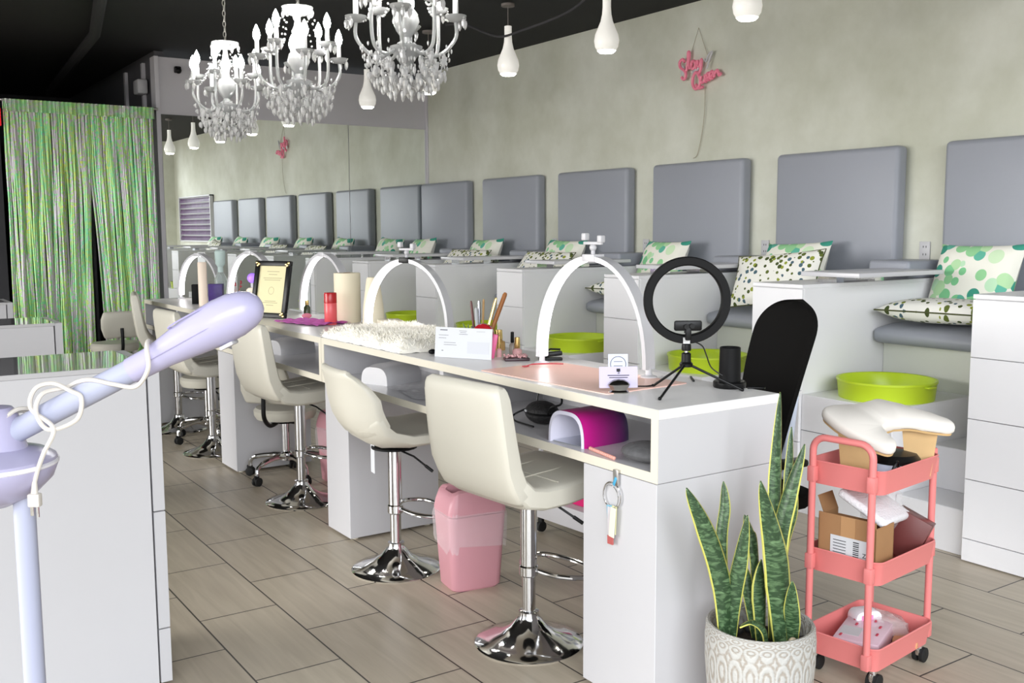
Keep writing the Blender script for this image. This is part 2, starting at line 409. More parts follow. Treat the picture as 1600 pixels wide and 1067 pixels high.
def spline(pts, n=8, closed=False):
    P = [Vector(p) for p in pts]; out = []; m = len(P)
    for i in range(m if closed else m-1):
        if closed: p0, p1, p2, p3 = P[(i-1) % m], P[i], P[(i+1) % m], P[(i+2) % m]
        else: p0, p1, p2, p3 = P[max(i-1, 0)], P[i], P[i+1], P[min(i+2, m-1)]
        for k in range(n):
            t = k/n
            out.append(.5*((2*p1)+(p2-p0)*t+(2*p0-5*p1+4*p2-p3)*t*t+(3*p1-p0-3*p2+p3)*t**3))
    if not closed: out.append(P[-1])
    return out

# ------------------------------------------------------------------ camera
CZ = 1.4783; YAW = .5930; PITCH = -.1120; ROLL = -.0046
fw = Vector((math.sin(YAW)*math.cos(PITCH), math.cos(YAW)*math.cos(PITCH), math.sin(PITCH)))
rt = Vector((math.cos(YAW), -math.sin(YAW), 0)); up = rt.cross(fw)
r2 = math.cos(ROLL)*rt + math.sin(ROLL)*up; u2 = -math.sin(ROLL)*rt + math.cos(ROLL)*up
cam = bpy.data.cameras.new('camera'); cam.sensor_width = 36; cam.lens = 36*1559.9/1600; cam.clip_start = .02
co = bpy.data.objects.new('camera', cam); COL.objects.link(co)
Mx = Matrix.Identity(4)
for i in range(3): Mx[i][0] = r2[i]; Mx[i][1] = u2[i]; Mx[i][2] = -fw[i]
Mx[2][3] = CZ
co.matrix_world = Mx; SC.camera = co

# ------------------------------------------------------------------ room shell
XR, YM, ZC = 5.48, 9.80, 3.17
structure(B().box(-20, 7, -20, 14.2, -.12, 0).make('floor', TILE, smooth=0))
structure(B().box(-3.6, 5.7, -.4, 14.2, ZC, ZC+.1).make('ceiling', CEIL, smooth=0))
structure(B().box(XR, XR+.12, -.3, YM+.1, 0, ZC).make('wall_right', PLASTER, smooth=0))
b = B(); b.box(5.08, XR, -.28, -.12, 0, ZC); b.box(-3.6, 5.08, -.28, -.12, 3.05, ZC)
structure(b.make('wall_front', PLASTER, smooth=0))
b = B(); b.box(-3.72, -3.6, -.28, .2, 0, ZC); b.box(-3.72, -3.6, .2, .6, 2.75, ZC); b.box(-3.72, -3.6, .6, 9.2, 2.75, ZC); b.box(-3.72, -3.6, 9.2, 9.8, 0, ZC)
structure(b.make('wall_left', PLASTER, smooth=0))
# partition that carries the mirror; its left end is the pale post beside the curtain
structure(B().box(2.575, XR, YM, YM+.12, 0, 3.10).make('wall_back', PALEW, smooth=0))
structure(B().box(XR-.014, XR-.001, YM-.045, YM-.001, 0, 3.1).make('trim_1', PALEW, smooth=0))
structure(B().box(2.575, 2.612, YM-.03, YM, 0, 3.10).make('trim_2', PALEW, smooth=0))
structure(B().box(2.615, 2.70, YM+.12, 14.0, 0, ZC).make('wall_corridor', GREYW, smooth=0))
structure(B().box(-3.6, 2.7, 14.0, 14.1, 0, ZC).make('wall_far', DARKW, smooth=0))
structure(B().box(-3.72, -3.6, 9.8, 14.1, 0, ZC).make('wall_corridor_left', DARKW, smooth=0))
structure(B().box(-3.6, 1.24, YM-.05, YM+.05, 0, 2.62).make('wall_divider', DARKW, smooth=0))
for i, y in enumerate((12.9, 10.95, 10.25)):
    w = .2 if i == 0 else .06
    structure(B().box(2.585, 2.615, y, y+w, 0, 2.98 if i == 0 else 3.1).make('trim_%d' % (i+3), PALEW, smooth=0))
# dark conduits under the ceiling
b = B(); b.tube([(1.2, -.1, 3.1), (1.2, 5, 3.1), (1.9, 9, 3.1), (2.2, 13, 3.1)], .045, 10)
tag(b.make('ceiling_pipe', mat('ceiling_pipe_paint', rgb(42, 42, 44), .85)), 'dark painted pipe running under the black ceiling on the left', 'pipe')
b = B(); b.tube(spline([(4.28, 5.2, 3.15), (4.3, 5.6, 2.98), (4.2, 6.1, 2.90), (4.25, 6.5, 2.93), (4.28, 7.0, 3.1), (4.28, 7.3, 3.15)], 8), .009, 6)
tag(b.make('ceiling_cable', DARKW), 'sagging dark cable under the black ceiling behind the bulb pendants', 'cable')

# ------------------------------------------------------------------ light
def area(name, loc, rot, sx, sy, power, col=(1, 1, 1)):
    l = bpy.data.lights.new(name, 'AREA'); l.shape = 'RECTANGLE'; l.size = sx; l.size_y = sy; l.energy = power; l.color = col
    o = bpy.data.objects.new(name, l); COL.objects.link(o); o.location = loc; o.rotation_euler = rot; return o
area('daylight_front', (-9.5, -15, 8.5), (math.radians(68), 0, math.radians(-36)), 24, 13, 7000, (.93, .965, 1))
area('daylight_left', (-16, 10.5, 4.8), (math.radians(78), 0, math.radians(-100)), 16, 9, 5600, (1, .99, .965))
w = bpy.data.worlds.new('sky'); SC.world = w; w.use_nodes = True
w.node_tree.nodes['Background'].inputs[0].default_value = (.9, .95, 1, 1); w.node_tree.nodes['Background'].inputs[1].default_value = 1.0
SC.view_settings.view_transform = 'Standard'; SC.view_settings.look = 'None'; SC.view_settings.gamma = 1; SC.view_settings.exposure = 0.0
SC.view_settings.use_curve_mapping = False
SC.cycles.sample_clamp_indirect = 6; SC.cycles.use_denoising = True; SC.cycles.max_bounces = 10; SC.cycles.transparent_max_bounces = 24
SC.cycles.caustics_reflective = True; SC.cycles.caustics_refractive = False

# ------------------------------------------------------------------ mirror wall
mir = thing('wall_mirror', 'large frameless two-pane mirror covering the back wall behind the last pedicure seats', 'mirror', (0, YM, 0))
for x0, x1 in ((2.622, 4.535), (4.541, XR-.02)):
    B().box(x0, x1, -.012, -.002, .05, 2.57).make('mirror_pane', MIRROR, mir, smooth=0)
o = B().box(-.03, .03, -.05, 0, -.02, .04, bevel=.01); o.ball((0, -.05, .0), (.03, .03, .03)); o = o.make('wall_mounted_camera', BLACK, loc=(2.79, YM, 2.98))
tag(o, 'tiny black camera high on the lilac wall above the mirror', 'camera')
o = B().box(-.1, 0, -.09, .09, -.07, .07, bevel=.02).make('wall_speaker', WHITE2, loc=(2.60, 10.2, 2.86))
tag(o, 'small white box fixed high on the corridor wall beside the curtain', 'speaker')

# ------------------------------------------------------------------ foil curtain
cur = thing('foil_curtain', 'shimmering silver and green foil fringe curtain hanging at the left back of the room', 'curtain', (0, YM-.09, 0))
B().tube([(1.0, 0, 2.605), (2.575, 0, 2.605)], .012, 10).make('curtain_rod', STEEL, cur)
def curtain_panel(x0, x1, skew, n):
    b = B(); rnd = random.Random(int(x0*100)); bm = b.bm
    for k in range(n):
        xa = x0+(x1-x0)*k/n; wd = (x1-x0)/n*1.7; zt, rows = 2.60, 26; ph = rnd.random()*6; tw = rnd.uniform(-.2, .2); fold = .03*math.sin(k*.55+ph*.15)
        prev = None
        for i in range(rows+1):
            t = i/rows; z = zt*(1-t)+.02*t
            xx = xa+skew(t)*(k/n if skew(1) < 0 else 1-k/n)+.006*math.sin(ph+t*7); an = tw*t*1.6+.16*math.sin(ph+t*5)
            dy = fold*min(1, t*4)+.012*math.sin(ph*2+t*9)
            hx, hy = wd/2*math.cos(an), wd/2*math.sin(an)
            cur_ = [bm.verts.new((xx-hx, dy-hy, z)), bm.verts.new((xx, dy-.004, z)), bm.verts.new((xx+hx, dy+hy, z))]
            if prev:
                for q in range(2):
                    f = bm.faces.new([prev[q], prev[q+1], cur_[q+1], cur_[q]])
                    for lp, (u, v) in zip(f.loops, (((k+q/2)/n*(x1-x0)/.6, t-1/rows), ((k+(q+1)/2)/n*(x1-x0)/.6, t-1/rows), ((k+(q+1)/2)/n*(x1-x0)/.6, t), ((k+q/2)/n*(x1-x0)/.6, t))): lp[b.uv].uv = (u+x0*3, v*2.6)
            prev = cur_
    return b
curtain_panel(1.275, 1.955, lambda t: -.05*max(0, t-.3), 70).make('curtain_panel', FOIL, cur)
curtain_panel(1.965, 2.53, lambda t: .11*max(0, (t-.25)), 60).make('curtain_panel', FOIL, cur)
b = B(); g = []
for i in range(4):
    g.append([(1.27+1.265*j/120, -.02+.008*math.sin(j*1.9), 2.615-.035*i) for j in range(121)])
b.sheet(g); b.make('curtain_header', FOIL, cur)
o = B().box(1.02, 1.247, -.02, .02, 2.38, 2.53, bevel=.005).make('exit_sign', mat('red_sign', rgb(220, 20, 30), .4, emit=rgb(220, 20, 30), estr=.6), loc=(0, YM-.12, 0))
tag(o, 'edge of a red sign at the left end of the foil curtain', 'sign')

# ------------------------------------------------------------------ pedicure row on the right wall
P = 1.258; Y0 = 2.463; XF = 4.068; CW = .333
SEAMZ = [.106, .374, .644, .915]
def cabinet_proto(width):
    t = thing('armrest_cabinet', '', 'cabinet', group='white cabinets between the pedicure seats')
    B().box(.018, 1.285, 0, width, .0, 1.17, bevel=.002, seg=1).make('body', PEDW, t, smooth=0)
    B().box(.0, 1.29, -.0, width, 1.17, 1.19, bevel=.002, seg=1).make('cabinet_top', PEDW, t, smooth=0)
    zz = [.004]+SEAMZ+[1.168]
    for a, c in zip(zz, zz[1:]):
        B().box(0, .0175, .001, width-.001, a+.002, c-.002, bevel=.001, seg=1).make('drawer_front' if a > .1 else 'plinth', PEDW, t, smooth=0)
    return t
cab = cabinet_proto(CW); ctree = snapshot(cab)
CABL = ['white armrest cabinet nearest the camera at the right edge, tallest in view',
        'white armrest cabinet with the black office chair in front of it',
        'white armrest cabinet seen through the tallest arch lamp, beside the black ring light',
        'white armrest cabinet behind the pen cup, third back from the nearest one',
        'white armrest cabinet seen through the arch lamp over the fluffy mat',
        'white armrest cabinet behind the paper towel roll, second last before the mirror',
        'narrow white armrest cabinet butting against the mirror']
for k in range(6):
    y = Y0-CW+P*k
    if k == 0: cab.location = (XF, y, 0); cab['label'] = CABL[0]
    else: dup(cab, CABL[k], (XF, y, 0), 0, ctree)
lastc = cabinet_proto(.1); lastc.location = (XF, Y0-CW+P*6, 0); lastc['label'] = CABL[6]

# swivel trays on the cabinets
tr = thing('swivel_tray', '', 'tray', group='white trays on the armrest cabinets')
B().box(.2, .925, -.19, .18, .034, .058, bevel=.004).make('tray_top', WHITE, tr)
B().box(.28, .34, .01, .13, 0, .034).make('bracket', CHROME, tr, smooth=0); B().box(.6, .68, .01, .13, 0, .034).make('bracket', CHROME, tr, smooth=0)
ttree = snapshot(tr)
TRL = ['white tray on the cabinet left of the nearest big leaf cushion', 'white tray above the black ring light', 'white tray behind the tallest arch lamp, beside its phone clip',
       'white tray left of the tallest arch lamp, fourth from the camera', 'white tray behind the arch lamp over the fluffy mat', 'white tray nearest the mirror']
for k in range(6):
    y = Y0-CW+P*(k+1)
    if k == 0: tr.location = (XF, y, 1.19); tr['label'] = TRL[0]
    else: dup(tr, TRL[k], (XF, y+.075, 1.19), 0, ttree)
# grey padded block behind each tray
pad = B().box(.93, 1.285, .03, .30, 0, .1, bevel=.02, seg=3).make('arm_pad', VINYL)
tag(pad, '', 'cushion', 'grey arm pads on the cabinets')
PDL = ['grey arm pad behind the tray beside the nearest leaf cushion', 'grey arm pad on the cabinet behind the black office chair', 'grey arm pad on the cabinet behind the ring light', 'grey arm pad on the cabinet behind the tallest arch lamp', 'grey arm pad on the cabinet behind the pen cup']
for k in range(5):
    o = pad if k == 0 else pad.copy()
    if k: COL.objects.link(o)
    o.location = (XF, Y0-CW+P*(k+1), 1.19); o['label'] = PDL[k]

# seats: base, cushion, tall padded back
NW = P-CW
st = thing('pedicure_seat', '', 'seat', group='grey upholstered pedicure seats')
B().box(4.75, 5.478, .003, NW-.003, 0, .865).make('seat_base', mat('pale_green_grey_panel', rgb(214, 216, 206), .45, var=.01), st, smooth=0)
b = B()
path = [(4.66, .900), (4.70, .902), (4.8, .912), (5.0, .918), (5.2, .918), (5.35, .918)]
b.sweep(path, NW-.02, [.085, .1, .105, .105, .105, .105], n=28, p=.22)
b.make('seat_cushion', VINYL, st, loc=(0, NW/2, 0))
b = B()
# back: a padded slab with soft edges, standing from the seat to well above the armrests
b.box(5.372, 5.478, -.478, .478, .93, 1.975, bevel=.032, seg=4)
b.make('backrest', VINYL, st, loc=(0, NW/2+.07, 0))
stree = snapshot(st)
STL = ['grey padded seat cut by the right edge of the picture, nearest of the row', 'grey padded seat behind the black office chair, second from the right edge', 'grey padded seat behind the black ring light', 'grey padded seat behind the tallest arch lamp', 'grey padded seat second last before the mirror', 'grey padded seat right beside the mirror']
for k in range(6):
    if k == 0: st.location = (0, Y0, 0); st['label'] = STL[0]
    else: dup(st, STL[k], (0, Y0+P*k, 0), 0, stree)

# foot platform with steps beside it
fp = thing('footbath_platform', '', 'platform', group='white foot platforms')
B().box(4.085, 4.745, .385, NW-.002, 0, .625, bevel=.003, seg=1).make('platform_body', PEDW, fp, smooth=0)
B().box(4.0835, 4.086, .387, NW-.004, .438, .441).make('seam', INK, fp, smooth=0)
ftree = snapshot(fp)
FPL = ['white foot platform behind the coral trolley', 'white foot platform behind the black ring light tripod', 'white foot platform seen under the tallest arch lamp', 'white foot platform behind the pen cup', 'white foot platform seen under the arch lamp over the fluffy mat', 'white foot platform nearest the mirror']
sp_ = thing('step_unit', '', 'steps', group='white steps beside the foot platforms')
B().box(4.13, 4.745, .003, .382, 0, .21, bevel=.003, seg=1).make('lower_step', PEDW, sp_, smooth=0)
B().box(4.40, 4.745, .003, .382, .21, .42, bevel=.003, seg=1).make('upper_step', PEDW, sp_, smooth=0)
sptree = snapshot(sp_)
bw = thing('foot_bath', '', 'basin', group='lime green foot bath basins')
b = B(); b.lathe([(0, .012), (.215, .012), (.228, .085), (.234, .094), (.243, .096), (.243, .086), (.238, .080), (.23, 0), (0, 0)], 44)
b.make('basin', LIME, bw)
for sg in (1, -1): B().box(-.03, .03, .225 if sg > 0 else -.262, .262 if sg > 0 else -.225, .074, .084, bevel=.004).make('handle', LIME, bw)
btree = snapshot(bw)
BWL = ['lime green foot basin above the coral trolley', 'lime green foot basin behind the black ring light tripod', 'lime green foot basin seen under the tallest arch lamp', 'lime green foot basin behind the gold capped bottles', 'lime green foot basin seen through the arch lamp over the fluffy mat', 'lime green foot basin nearest the mirror']
SPL = ['white two-tread step unit beside the coral trolley, nearest of the row', 'white two-tread step unit behind the black office chair', 'white two-tread step unit behind the tallest arch lamp', 'white two-tread step unit behind the pen cup', 'white two-tread step unit behind the fluffy mat', 'white two-tread step unit nearest the mirror']
for k in range(6):
    y = Y0+P*k
    if k == 0:
        fp.location = (0, y, 0); fp['label'] = FPL[0]; sp_.location = (0, y, 0); sp_['label'] = SPL[0]; bw.location = (4.36, y+.62, .625); bw['label'] = BWL[0]
    else:
        dup(fp, FPL[k], (0, y, 0), 0, ftree); dup(sp_, SPL[k], (0, y, 0), 0, sptree); dup(bw, BWL[k], (4.36, y+.62, .625), 0, btree)

# cushions
big = thing('leaf_cushion', '', 'cushion', group='big green leaf cushions')
B().pillow(.50, .44, .16).make('cushion_cover', LEAFCLOTH, big)
lum = thing('sprig_cushion', '', 'cushion', group='small sprig print cushions')
B().pillow(.62, .36, .13).make('cushion_cover', SPRIGCLOTH, lum)
b = B(); pts = []
for i in range(80):
    a = 2*PI*i/80; ca, sa = math.cos(a), math.sin(a); q = max(abs(ca), abs(sa)); u, v = ca/q, sa/q
    pts.append((u*.31*(1-.07*(1-v*v)*abs(u)**3), v*.18*(1-.07*(1-u*u)*abs(v)**3), 0))
b.tube(pts, .004, 6, closed=True); b.make('piping', mat('olive_piping', rgb(70, 74, 34), .7), lum)
BIGL = ['big leaf print cushion on the nearest grey seat at the right edge', 'big leaf print cushion right of the black ring light', 'big leaf print cushion half hidden behind the black ring light', 'big leaf print cushion behind the tallest arch lamp', 'big leaf print cushion on the seat second last before the mirror', 'big leaf print cushion behind the clip of the arch lamp over the fluffy mat']
LUML = ['small sprig print cushion lying flat on the nearest grey seat', 'small sprig print cushion standing left of the black office chair', 'small sprig print cushion seen through the tallest arch lamp', 'small sprig print cushion under the leaf cushion behind the tallest arch lamp', 'small sprig print cushion on the seat second last before the mirror', 'small sprig print cushion on the seat nearest the mirror']
btree2, ltree = snapshot(big), snapshot(lum)
bigs, lums = [big], [lum]
for k in range(1, 6):
    bigs.append(dup(big, '', (0, 0, 0), 0, btree2)); lums.append(dup(lum, '', (0, 0, 0), 0, ltree))
for k in range(6):
    y = Y0+P*k
    o = bigs[k]; o['label'] = BIGL[k]
    # stands on the seat leaning back on the backrest
    o.matrix_world = T(5.15, y+.655, 1.185) @ R(math.radians(-90+4*math.sin(k*2.3)), 'Z') @ R(math.radians(66), 'X') @ R(math.radians(2*math.sin(k*1.7)+1), 'Z')
    o = lums[k]; o['label'] = LUML[k]
    if k == 0: M = T(4.80, y+.585, 1.042) @ R(math.radians(-84), 'Z')
    elif k == 1: M = T(4.80, y+.49, 1.165) @ R(math.radians(-84), 'Z') @ R(math.radians(62), 'X') @ R(math.radians(6), 'Z')
    elif k in (3, 4): M = T(4.82, y+.49, 1.15) @ R(math.radians(-86), 'Z') @ R(math.radians(50), 'X')
    else: M = T(4.80, y+.57, 1.042) @ R(math.radians(-86), 'Z')
    o.matrix_world = M

# outlets on the wall
out = thing('wall_outlet', '', 'outlet', group='white wall outlets above the armrest cabinets')
B().box(-.008, 0, -.036, .036, -.058, .058, bevel=.003).make('cover_plate', WHITE2, out)
b = B()
for z in (-.026, .02): b.box(-.010, -.0075, -.012, -.009, z, z+.012).box(-.010, -.0075, .007, .010, z, z+.012)
b.make('slots', INKD, out, smooth=0); otree = snapshot(out)
OL = ['white wall outlet left of the big leaf cushion behind the office chair', 'white wall outlet above the top left of the ring light', 'white wall outlet left of the tallest arch lamp', 'white wall outlet beside the nearest big leaf cushion']
for k, y in enumerate((4.90, 6.165, 7.42, 3.64)):
    if k == 0: out.location = (XR, y, 1.335); out['label'] = OL[0]
    else: dup(out, OL[k], (XR, y, 1.335), 0, otree)

# neon style sign
sg = thing('neon_sign', 'pink script sign hanging from a cord on the sage wall above the seats', 'sign', (XR-.035, 5.57, 2.63), -PI/2)
STK = dict(S=[(-.142, .105), (-.165, .128), (-.196, .108), (-.188, .07), (-.150, .045), (-.128, .018), (-.135, -.016), (-.156, -.022), (-.172, -.004)], l=[(-.122, .035), (-.108, .10), (-.104, .17), (-.092, .16), (-.098, .09), (-.084, .045)],
 a=[(-.029, .093), (-.06, .098), (-.071, .067), (-.055, .044), (-.032, .054), (-.026, .09), (-.021, .05), (-.008, .045)], y=[(-.004, .10), (.0, .062), (.02, .056), (.036, .10), (.034, .05), (.02, .012), (-.004, .002)])
QST = dict(Q=[(.018, -.008), (-.02, .013), (-.05, -.02), (-.052, -.073), (-.025, -.108), (.013, -.097), (.027, -.051), (.003, -.001)], Qt=[(-.018, -.077), (.013, -.107), (.058, -.102)],
 u=[(.037, -.021), (.031, -.057), (.05, -.07), (.072, -.057), (.075, -.015), (.076, -.062), (.091, -.067)], e=[(.094, -.044), (.123, -.032), (.112, -.009), (.09, -.022), (.094, -.054), (.124, -.058)],
 e2=[(.131, -.038), (.16, -.026), (.148, -.001), (.127, -.016), (.135, -.051), (.16, -.049)], n=[(.171, -.048), (.17, -.001), (.174, -.022), (.199, .0), (.214, -.022), (.218, -.038), (.24, -.026)])
NEON = mat('pink_neon_tube', rgb(228, 128, 150), .35, emit=rgb(232, 120, 150), estr=.08)
for nm, dct, m in (('upper_word', STK, NEON), ('lower_word', QST, NEON), ('crown', dict(c=[(.065, .096), (.084, .078), (.105, .12), (.135, .141), (.141, .132), (.113, .074), (.092, .025)]), WHITE2)):
    b = B()
    for v in dct.values():
        b.tube(spline([(p[0], 0, p[1]) for p in v], 6), .0115 if m is NEON else .007, 8)
    b.make(nm, m, sg)
B().ball((-.168, .004, .045), (.022, .006, .038)).make('white_backing', WHITE2, sg); B().ball((0, 0, 0), (.042, .006, .018), T(-.03, .004, .03) @ R(-.4, 'Y')).make('white_backing', WHITE2, sg)
b = B(); b.tube([(-.09, .015, .16), (-.02, .022, .34), (.09, .015, .11)], .0025, 5); b.tube(spline([(.06, .02, -.1), (.05, .02, -.35), (-.01, .025, -.58), (-.06, .025, -.62)], 8), .0025, 5)
b.make('hanging_cord', mat('beige_cord', rgb(170, 160, 138), .6), sg)

# polish rack seen only in the mirror
rk = thing('polish_rack', 'white rack of purple polish bottles reflected at the left of the mirror', 'rack', (XR, 1.28, 1.7))
b = B(); b.box(-.07, -.0, -.95, .95, -.42, -.40).box(-.07, 0, -.95, .95, .38, .40).box(-.07, 0, -.95, -.92, -.42, .4).box(-.07, 0, .92, .95, -.42, .4).box(-.012, -.001, -.95, .95, -.42, .4)
b.make('frame', WHITE2, rk, smooth=0)
for i in range(8):
    z = -.40+i*.0975
    if i: B().box(-.065, -.013, -.915, .915, z, z+.006).make('shelf', WHITE2, rk, smooth=0)
b = B()
for i in range(8):
    for j in range(46):
        y = -.9+j*.04; z = -.394+i*.0975+.003
        b.box(-.055, -.03, y-.012, y+.012, z, z+.04).box(-.048, -.037, y-.006, y+.006, z+.04, z+.072)
o = b.make('polish_bottles', mat('violet_polish', rgb(112, 86, 122), .3, var=.5, vscale=9), rk, smooth=0); o['kind'] = 'stuff'

# ------------------------------------------------------------------ pendants
pn = thing('pendant_lamp', '', 'pendant lamp', group='white bottle pendant lamps along the seats')
B().tube([(0, 0, .36), (0, 0, ZC-2.645)], .0035, 6).lathe([(0, ZC-2.645-.02), (.05, ZC-2.645-.02), (.05, ZC-2.645-.001), (0, ZC-2.645-.001)], 20).make('cord', mat('grey_cord', rgb(120, 112, 108), .6), pn)
B().lathe([(.060, .014), (.076, .038), (.083, .075), (.077, .115), (.058, .160), (.041, .20), (.031, .245), (.0275, .29), (.0275, .362), (0, .364)], 32).make('bottle_shade', PENDG, pn)
B().lathe([(0, 0), (.046, .001), (.060, .014)], 32).make('diffuser', PENDL, pn)
ptree = snapshot(pn)
PNL = ['white bottle pendant cut off by the top edge of the picture', 'white bottle pendant second from the right, hanging in front of the dark ceiling edge', 'white bottle pendant hung on a visible cord right of the nearest chandelier', 'white bottle pendant half hidden behind the crystals of the nearest chandelier', 'white bottle pendant against the lilac wall between two chandeliers']
for k, y in enumerate((4.0, 5.225, 6.385, 7.60, 8.79)):
    if k == 0: pn.location = (4.28, y, 2.625); pn['label'] = PNL[0]
    else: dup(pn, PNL[k], (4.28, y, 2.625), 0, ptree)

# ------------------------------------------------------------------ chandeliers
def chandelier():
    t = thing('crystal_chandelier', '', 'chandelier', group='crystal chandeliers over the manicure desks')
    H = .58
    b = B()
    z = H+.03
    i = 0
    while z < 1.16:   # chain links
        Mk = T(0, 0, z) @ R(PI/2*(i % 2)+.4)
        b.tube([(Mk @ Vector((.009*math.cos(a), 0, .02*math.sin(a)))) for a in [2*PI*k/10 for k in range(10)]], .0028, 5, closed=True); z += .033; i += 1
    b.tube(spline([(.012, 0, H), (.018, .004, H+.2), (.012, -.004, H+.4), (.014, 0, 1.16)], 6), .003, 5)
    b.make('chain', mat('dull_silver', (.6, .58, .54), .35, .9), t)
    b = B()
    b.lathe([(0, .09), (.02, .1), (.045, .14), (.07, .17), (.075, .19), (.03, .205), (.022, .23), (.045, .26), (.062, .30), (.055, .335), (.026, .37), (.02, .40), (.03, .43), (.036, .46), (.022, .49), (.016, .53), (.016, .55), (0, .55)], 20)
    b.make('central_column', CRYW, t)
    b = B(); pr = []
    b.lathe([(.02, .545), (.05, .55), (.078, .565), (.088, .59), (.08, .59), (.05, .565), (.02, .56)], 24); b.make('top_crown', CRYW, t)
    NA = 8; RA = .225
    def drop(bm_, c, s):
        prof = [(0, 0), (.35, -.12), (.5, -.38), (.38, -.72), (0, -1.0)]
        bm_.lathe([(r*s*.62, z*s*1.25) for r, z in prof], 6, T(*c))
    drops = []
    for k in range(NA):
        a = 2*PI*k/NA+.2; ca, sa = math.cos(a), math.sin(a); ra = RA if k % 2 else RA*.86; zt = .30 if k % 2 else .36
        pts = spline([(.03*ca, .03*sa, .205), (.10*ca, .10*sa, .15), (.17*ca, .17*sa, .165), (ra*ca, ra*sa, .23), (ra*ca, ra*sa, zt)], 6)
        ar = B().tube(pts, .0085, 8).make('arm', CRYW, t)
        B().lathe([(.008, zt-.004), (.03, zt+.002), (.046, zt+.016), (.05, zt+.026), (.044, zt+.022), (.008, zt+.01)], 16, T(ra*ca, ra*sa, 0)).make('drip_pan', CRYW, t)
        cd = B().lathe([(.0115, 0), (.0125, .04), (.0115, .085), (0, .087)], 12, T(ra*ca, ra*sa, zt+.01)).make('candle', mat('white_candle_sleeve', (.9, .92, .92), .35), t)
        B().lathe([(.008, 0), (.018, .018), (.0205, .034), (.0155, .058), (.006, .08), (0, .09)], 12, T(ra*ca, ra*sa, zt+.096)).make('bulb', BULB, cd)
        for q in range(3):
            aa = a+(q-1)*.9+.3; drops.append((ra*ca+.044*math.cos(aa), ra*sa+.044*math.sin(aa), zt+.01, .036))
        drops.append((.17*ca, .17*sa, .155, .046)); drops.append((.1*ca, .1*sa, .142, .042))
    for ring, (rr, zz, n, s) in enumerate(((.155, .10, 12, .046), (.10, .065, 10, .05), (.055, .045, 6, .05))):
        for k in range(n): drops.append((rr*math.cos(2*PI*k/n+ring), rr*math.sin(2*PI*k/n+ring), zz+.02*math.sin(k*2.1), s))
    for k in range(6):
        drops.append((.083*math.cos(2*PI*k/6), .083*math.sin(2*PI*k/6), .575, .034))
    for c in drops[:98]:
        d = B(); drop(d, c[:3], c[3]); d.ball((c[0], c[1], c[2]+.004), .006, n=6, m=4); d.make('crystal_drop', CRYSTAL, t, smooth=0)
    b = B()
    for k in range(NA):     # bead swags from the crown to each pan and along the basket
        a = 2*PI*k/NA+.2
        p0 = Vector((.082*math.cos(a), .082*math.sin(a), .57)); ra = RA if k % 2 else RA*.86
        p1 = Vector((ra*math.cos(a), ra*math.sin(a), .31 if k % 2 else .37))
        for i in range(1, 13):
            s_ = i/13; q = p0.lerp(p1, s_); q.z -= .10*math.sin(PI*s_); b.ball(q, .0062, n=6, m=4)
        p0 = Vector((.155*math.cos(a), .155*math.sin(a), .13)); p1 = Vector((0, 0, .0))
        for i in range(0, 9):
            s_ = i/9; q = p0.lerp(p1, s_); q.z -= .03*math.sin(PI*s_); b.ball(q, .0075, n=6, m=4)
    for rr, zt_, zb, n in ((.205, .19, .075, 22), (.17, .16, .04, 20), (.13, .13, .015, 16), (.09, .10, -.01, 12)):
        for k in range(n):     # hanging strings of small prisms that fill the basket
            a = 2*PI*k/n+rr*9
            for i in range(4):
                z_ = zt_+(zb-zt_)*i/3+.012*math.sin(k*3.1); q_ = rr*(1-.05*i)
                drop(b, (q_*math.cos(a), q_*math.sin(a), z_), .017 if i < 3 else .030)
    o = b.make('bead_swags', CRYSTAL, t, smooth=0); o['kind'] = 'stuff'
    B().ball((0, 0, -.0), .02, n=10, m=6).make('bottom_ball', CRYSTAL, t, smooth=0)
    B().lathe([(0, ZC-2.09-.03), (.055, ZC-2.09-.03), (.06, ZC-2.09), (0, ZC-2.09)], 20).make('ceiling_rose', STEEL, t)
    return t
ch = chandelier(); chtree = snapshot(ch)
CHL = ['crystal chandelier nearest the camera, its top cut by the picture edge', 'crystal chandelier in the middle of the row of three', 'crystal chandelier farthest back, hanging in front of the lilac wall and mirror']
for k, y in enumerate((4.11, 5.37, 6.61)):
    if k == 0: ch.location = (2.2, y, 2.11); ch['label'] = CHL[0]
    else: dup(ch, CHL[k], (2.2, y, 2.11), .35*k, chtree)

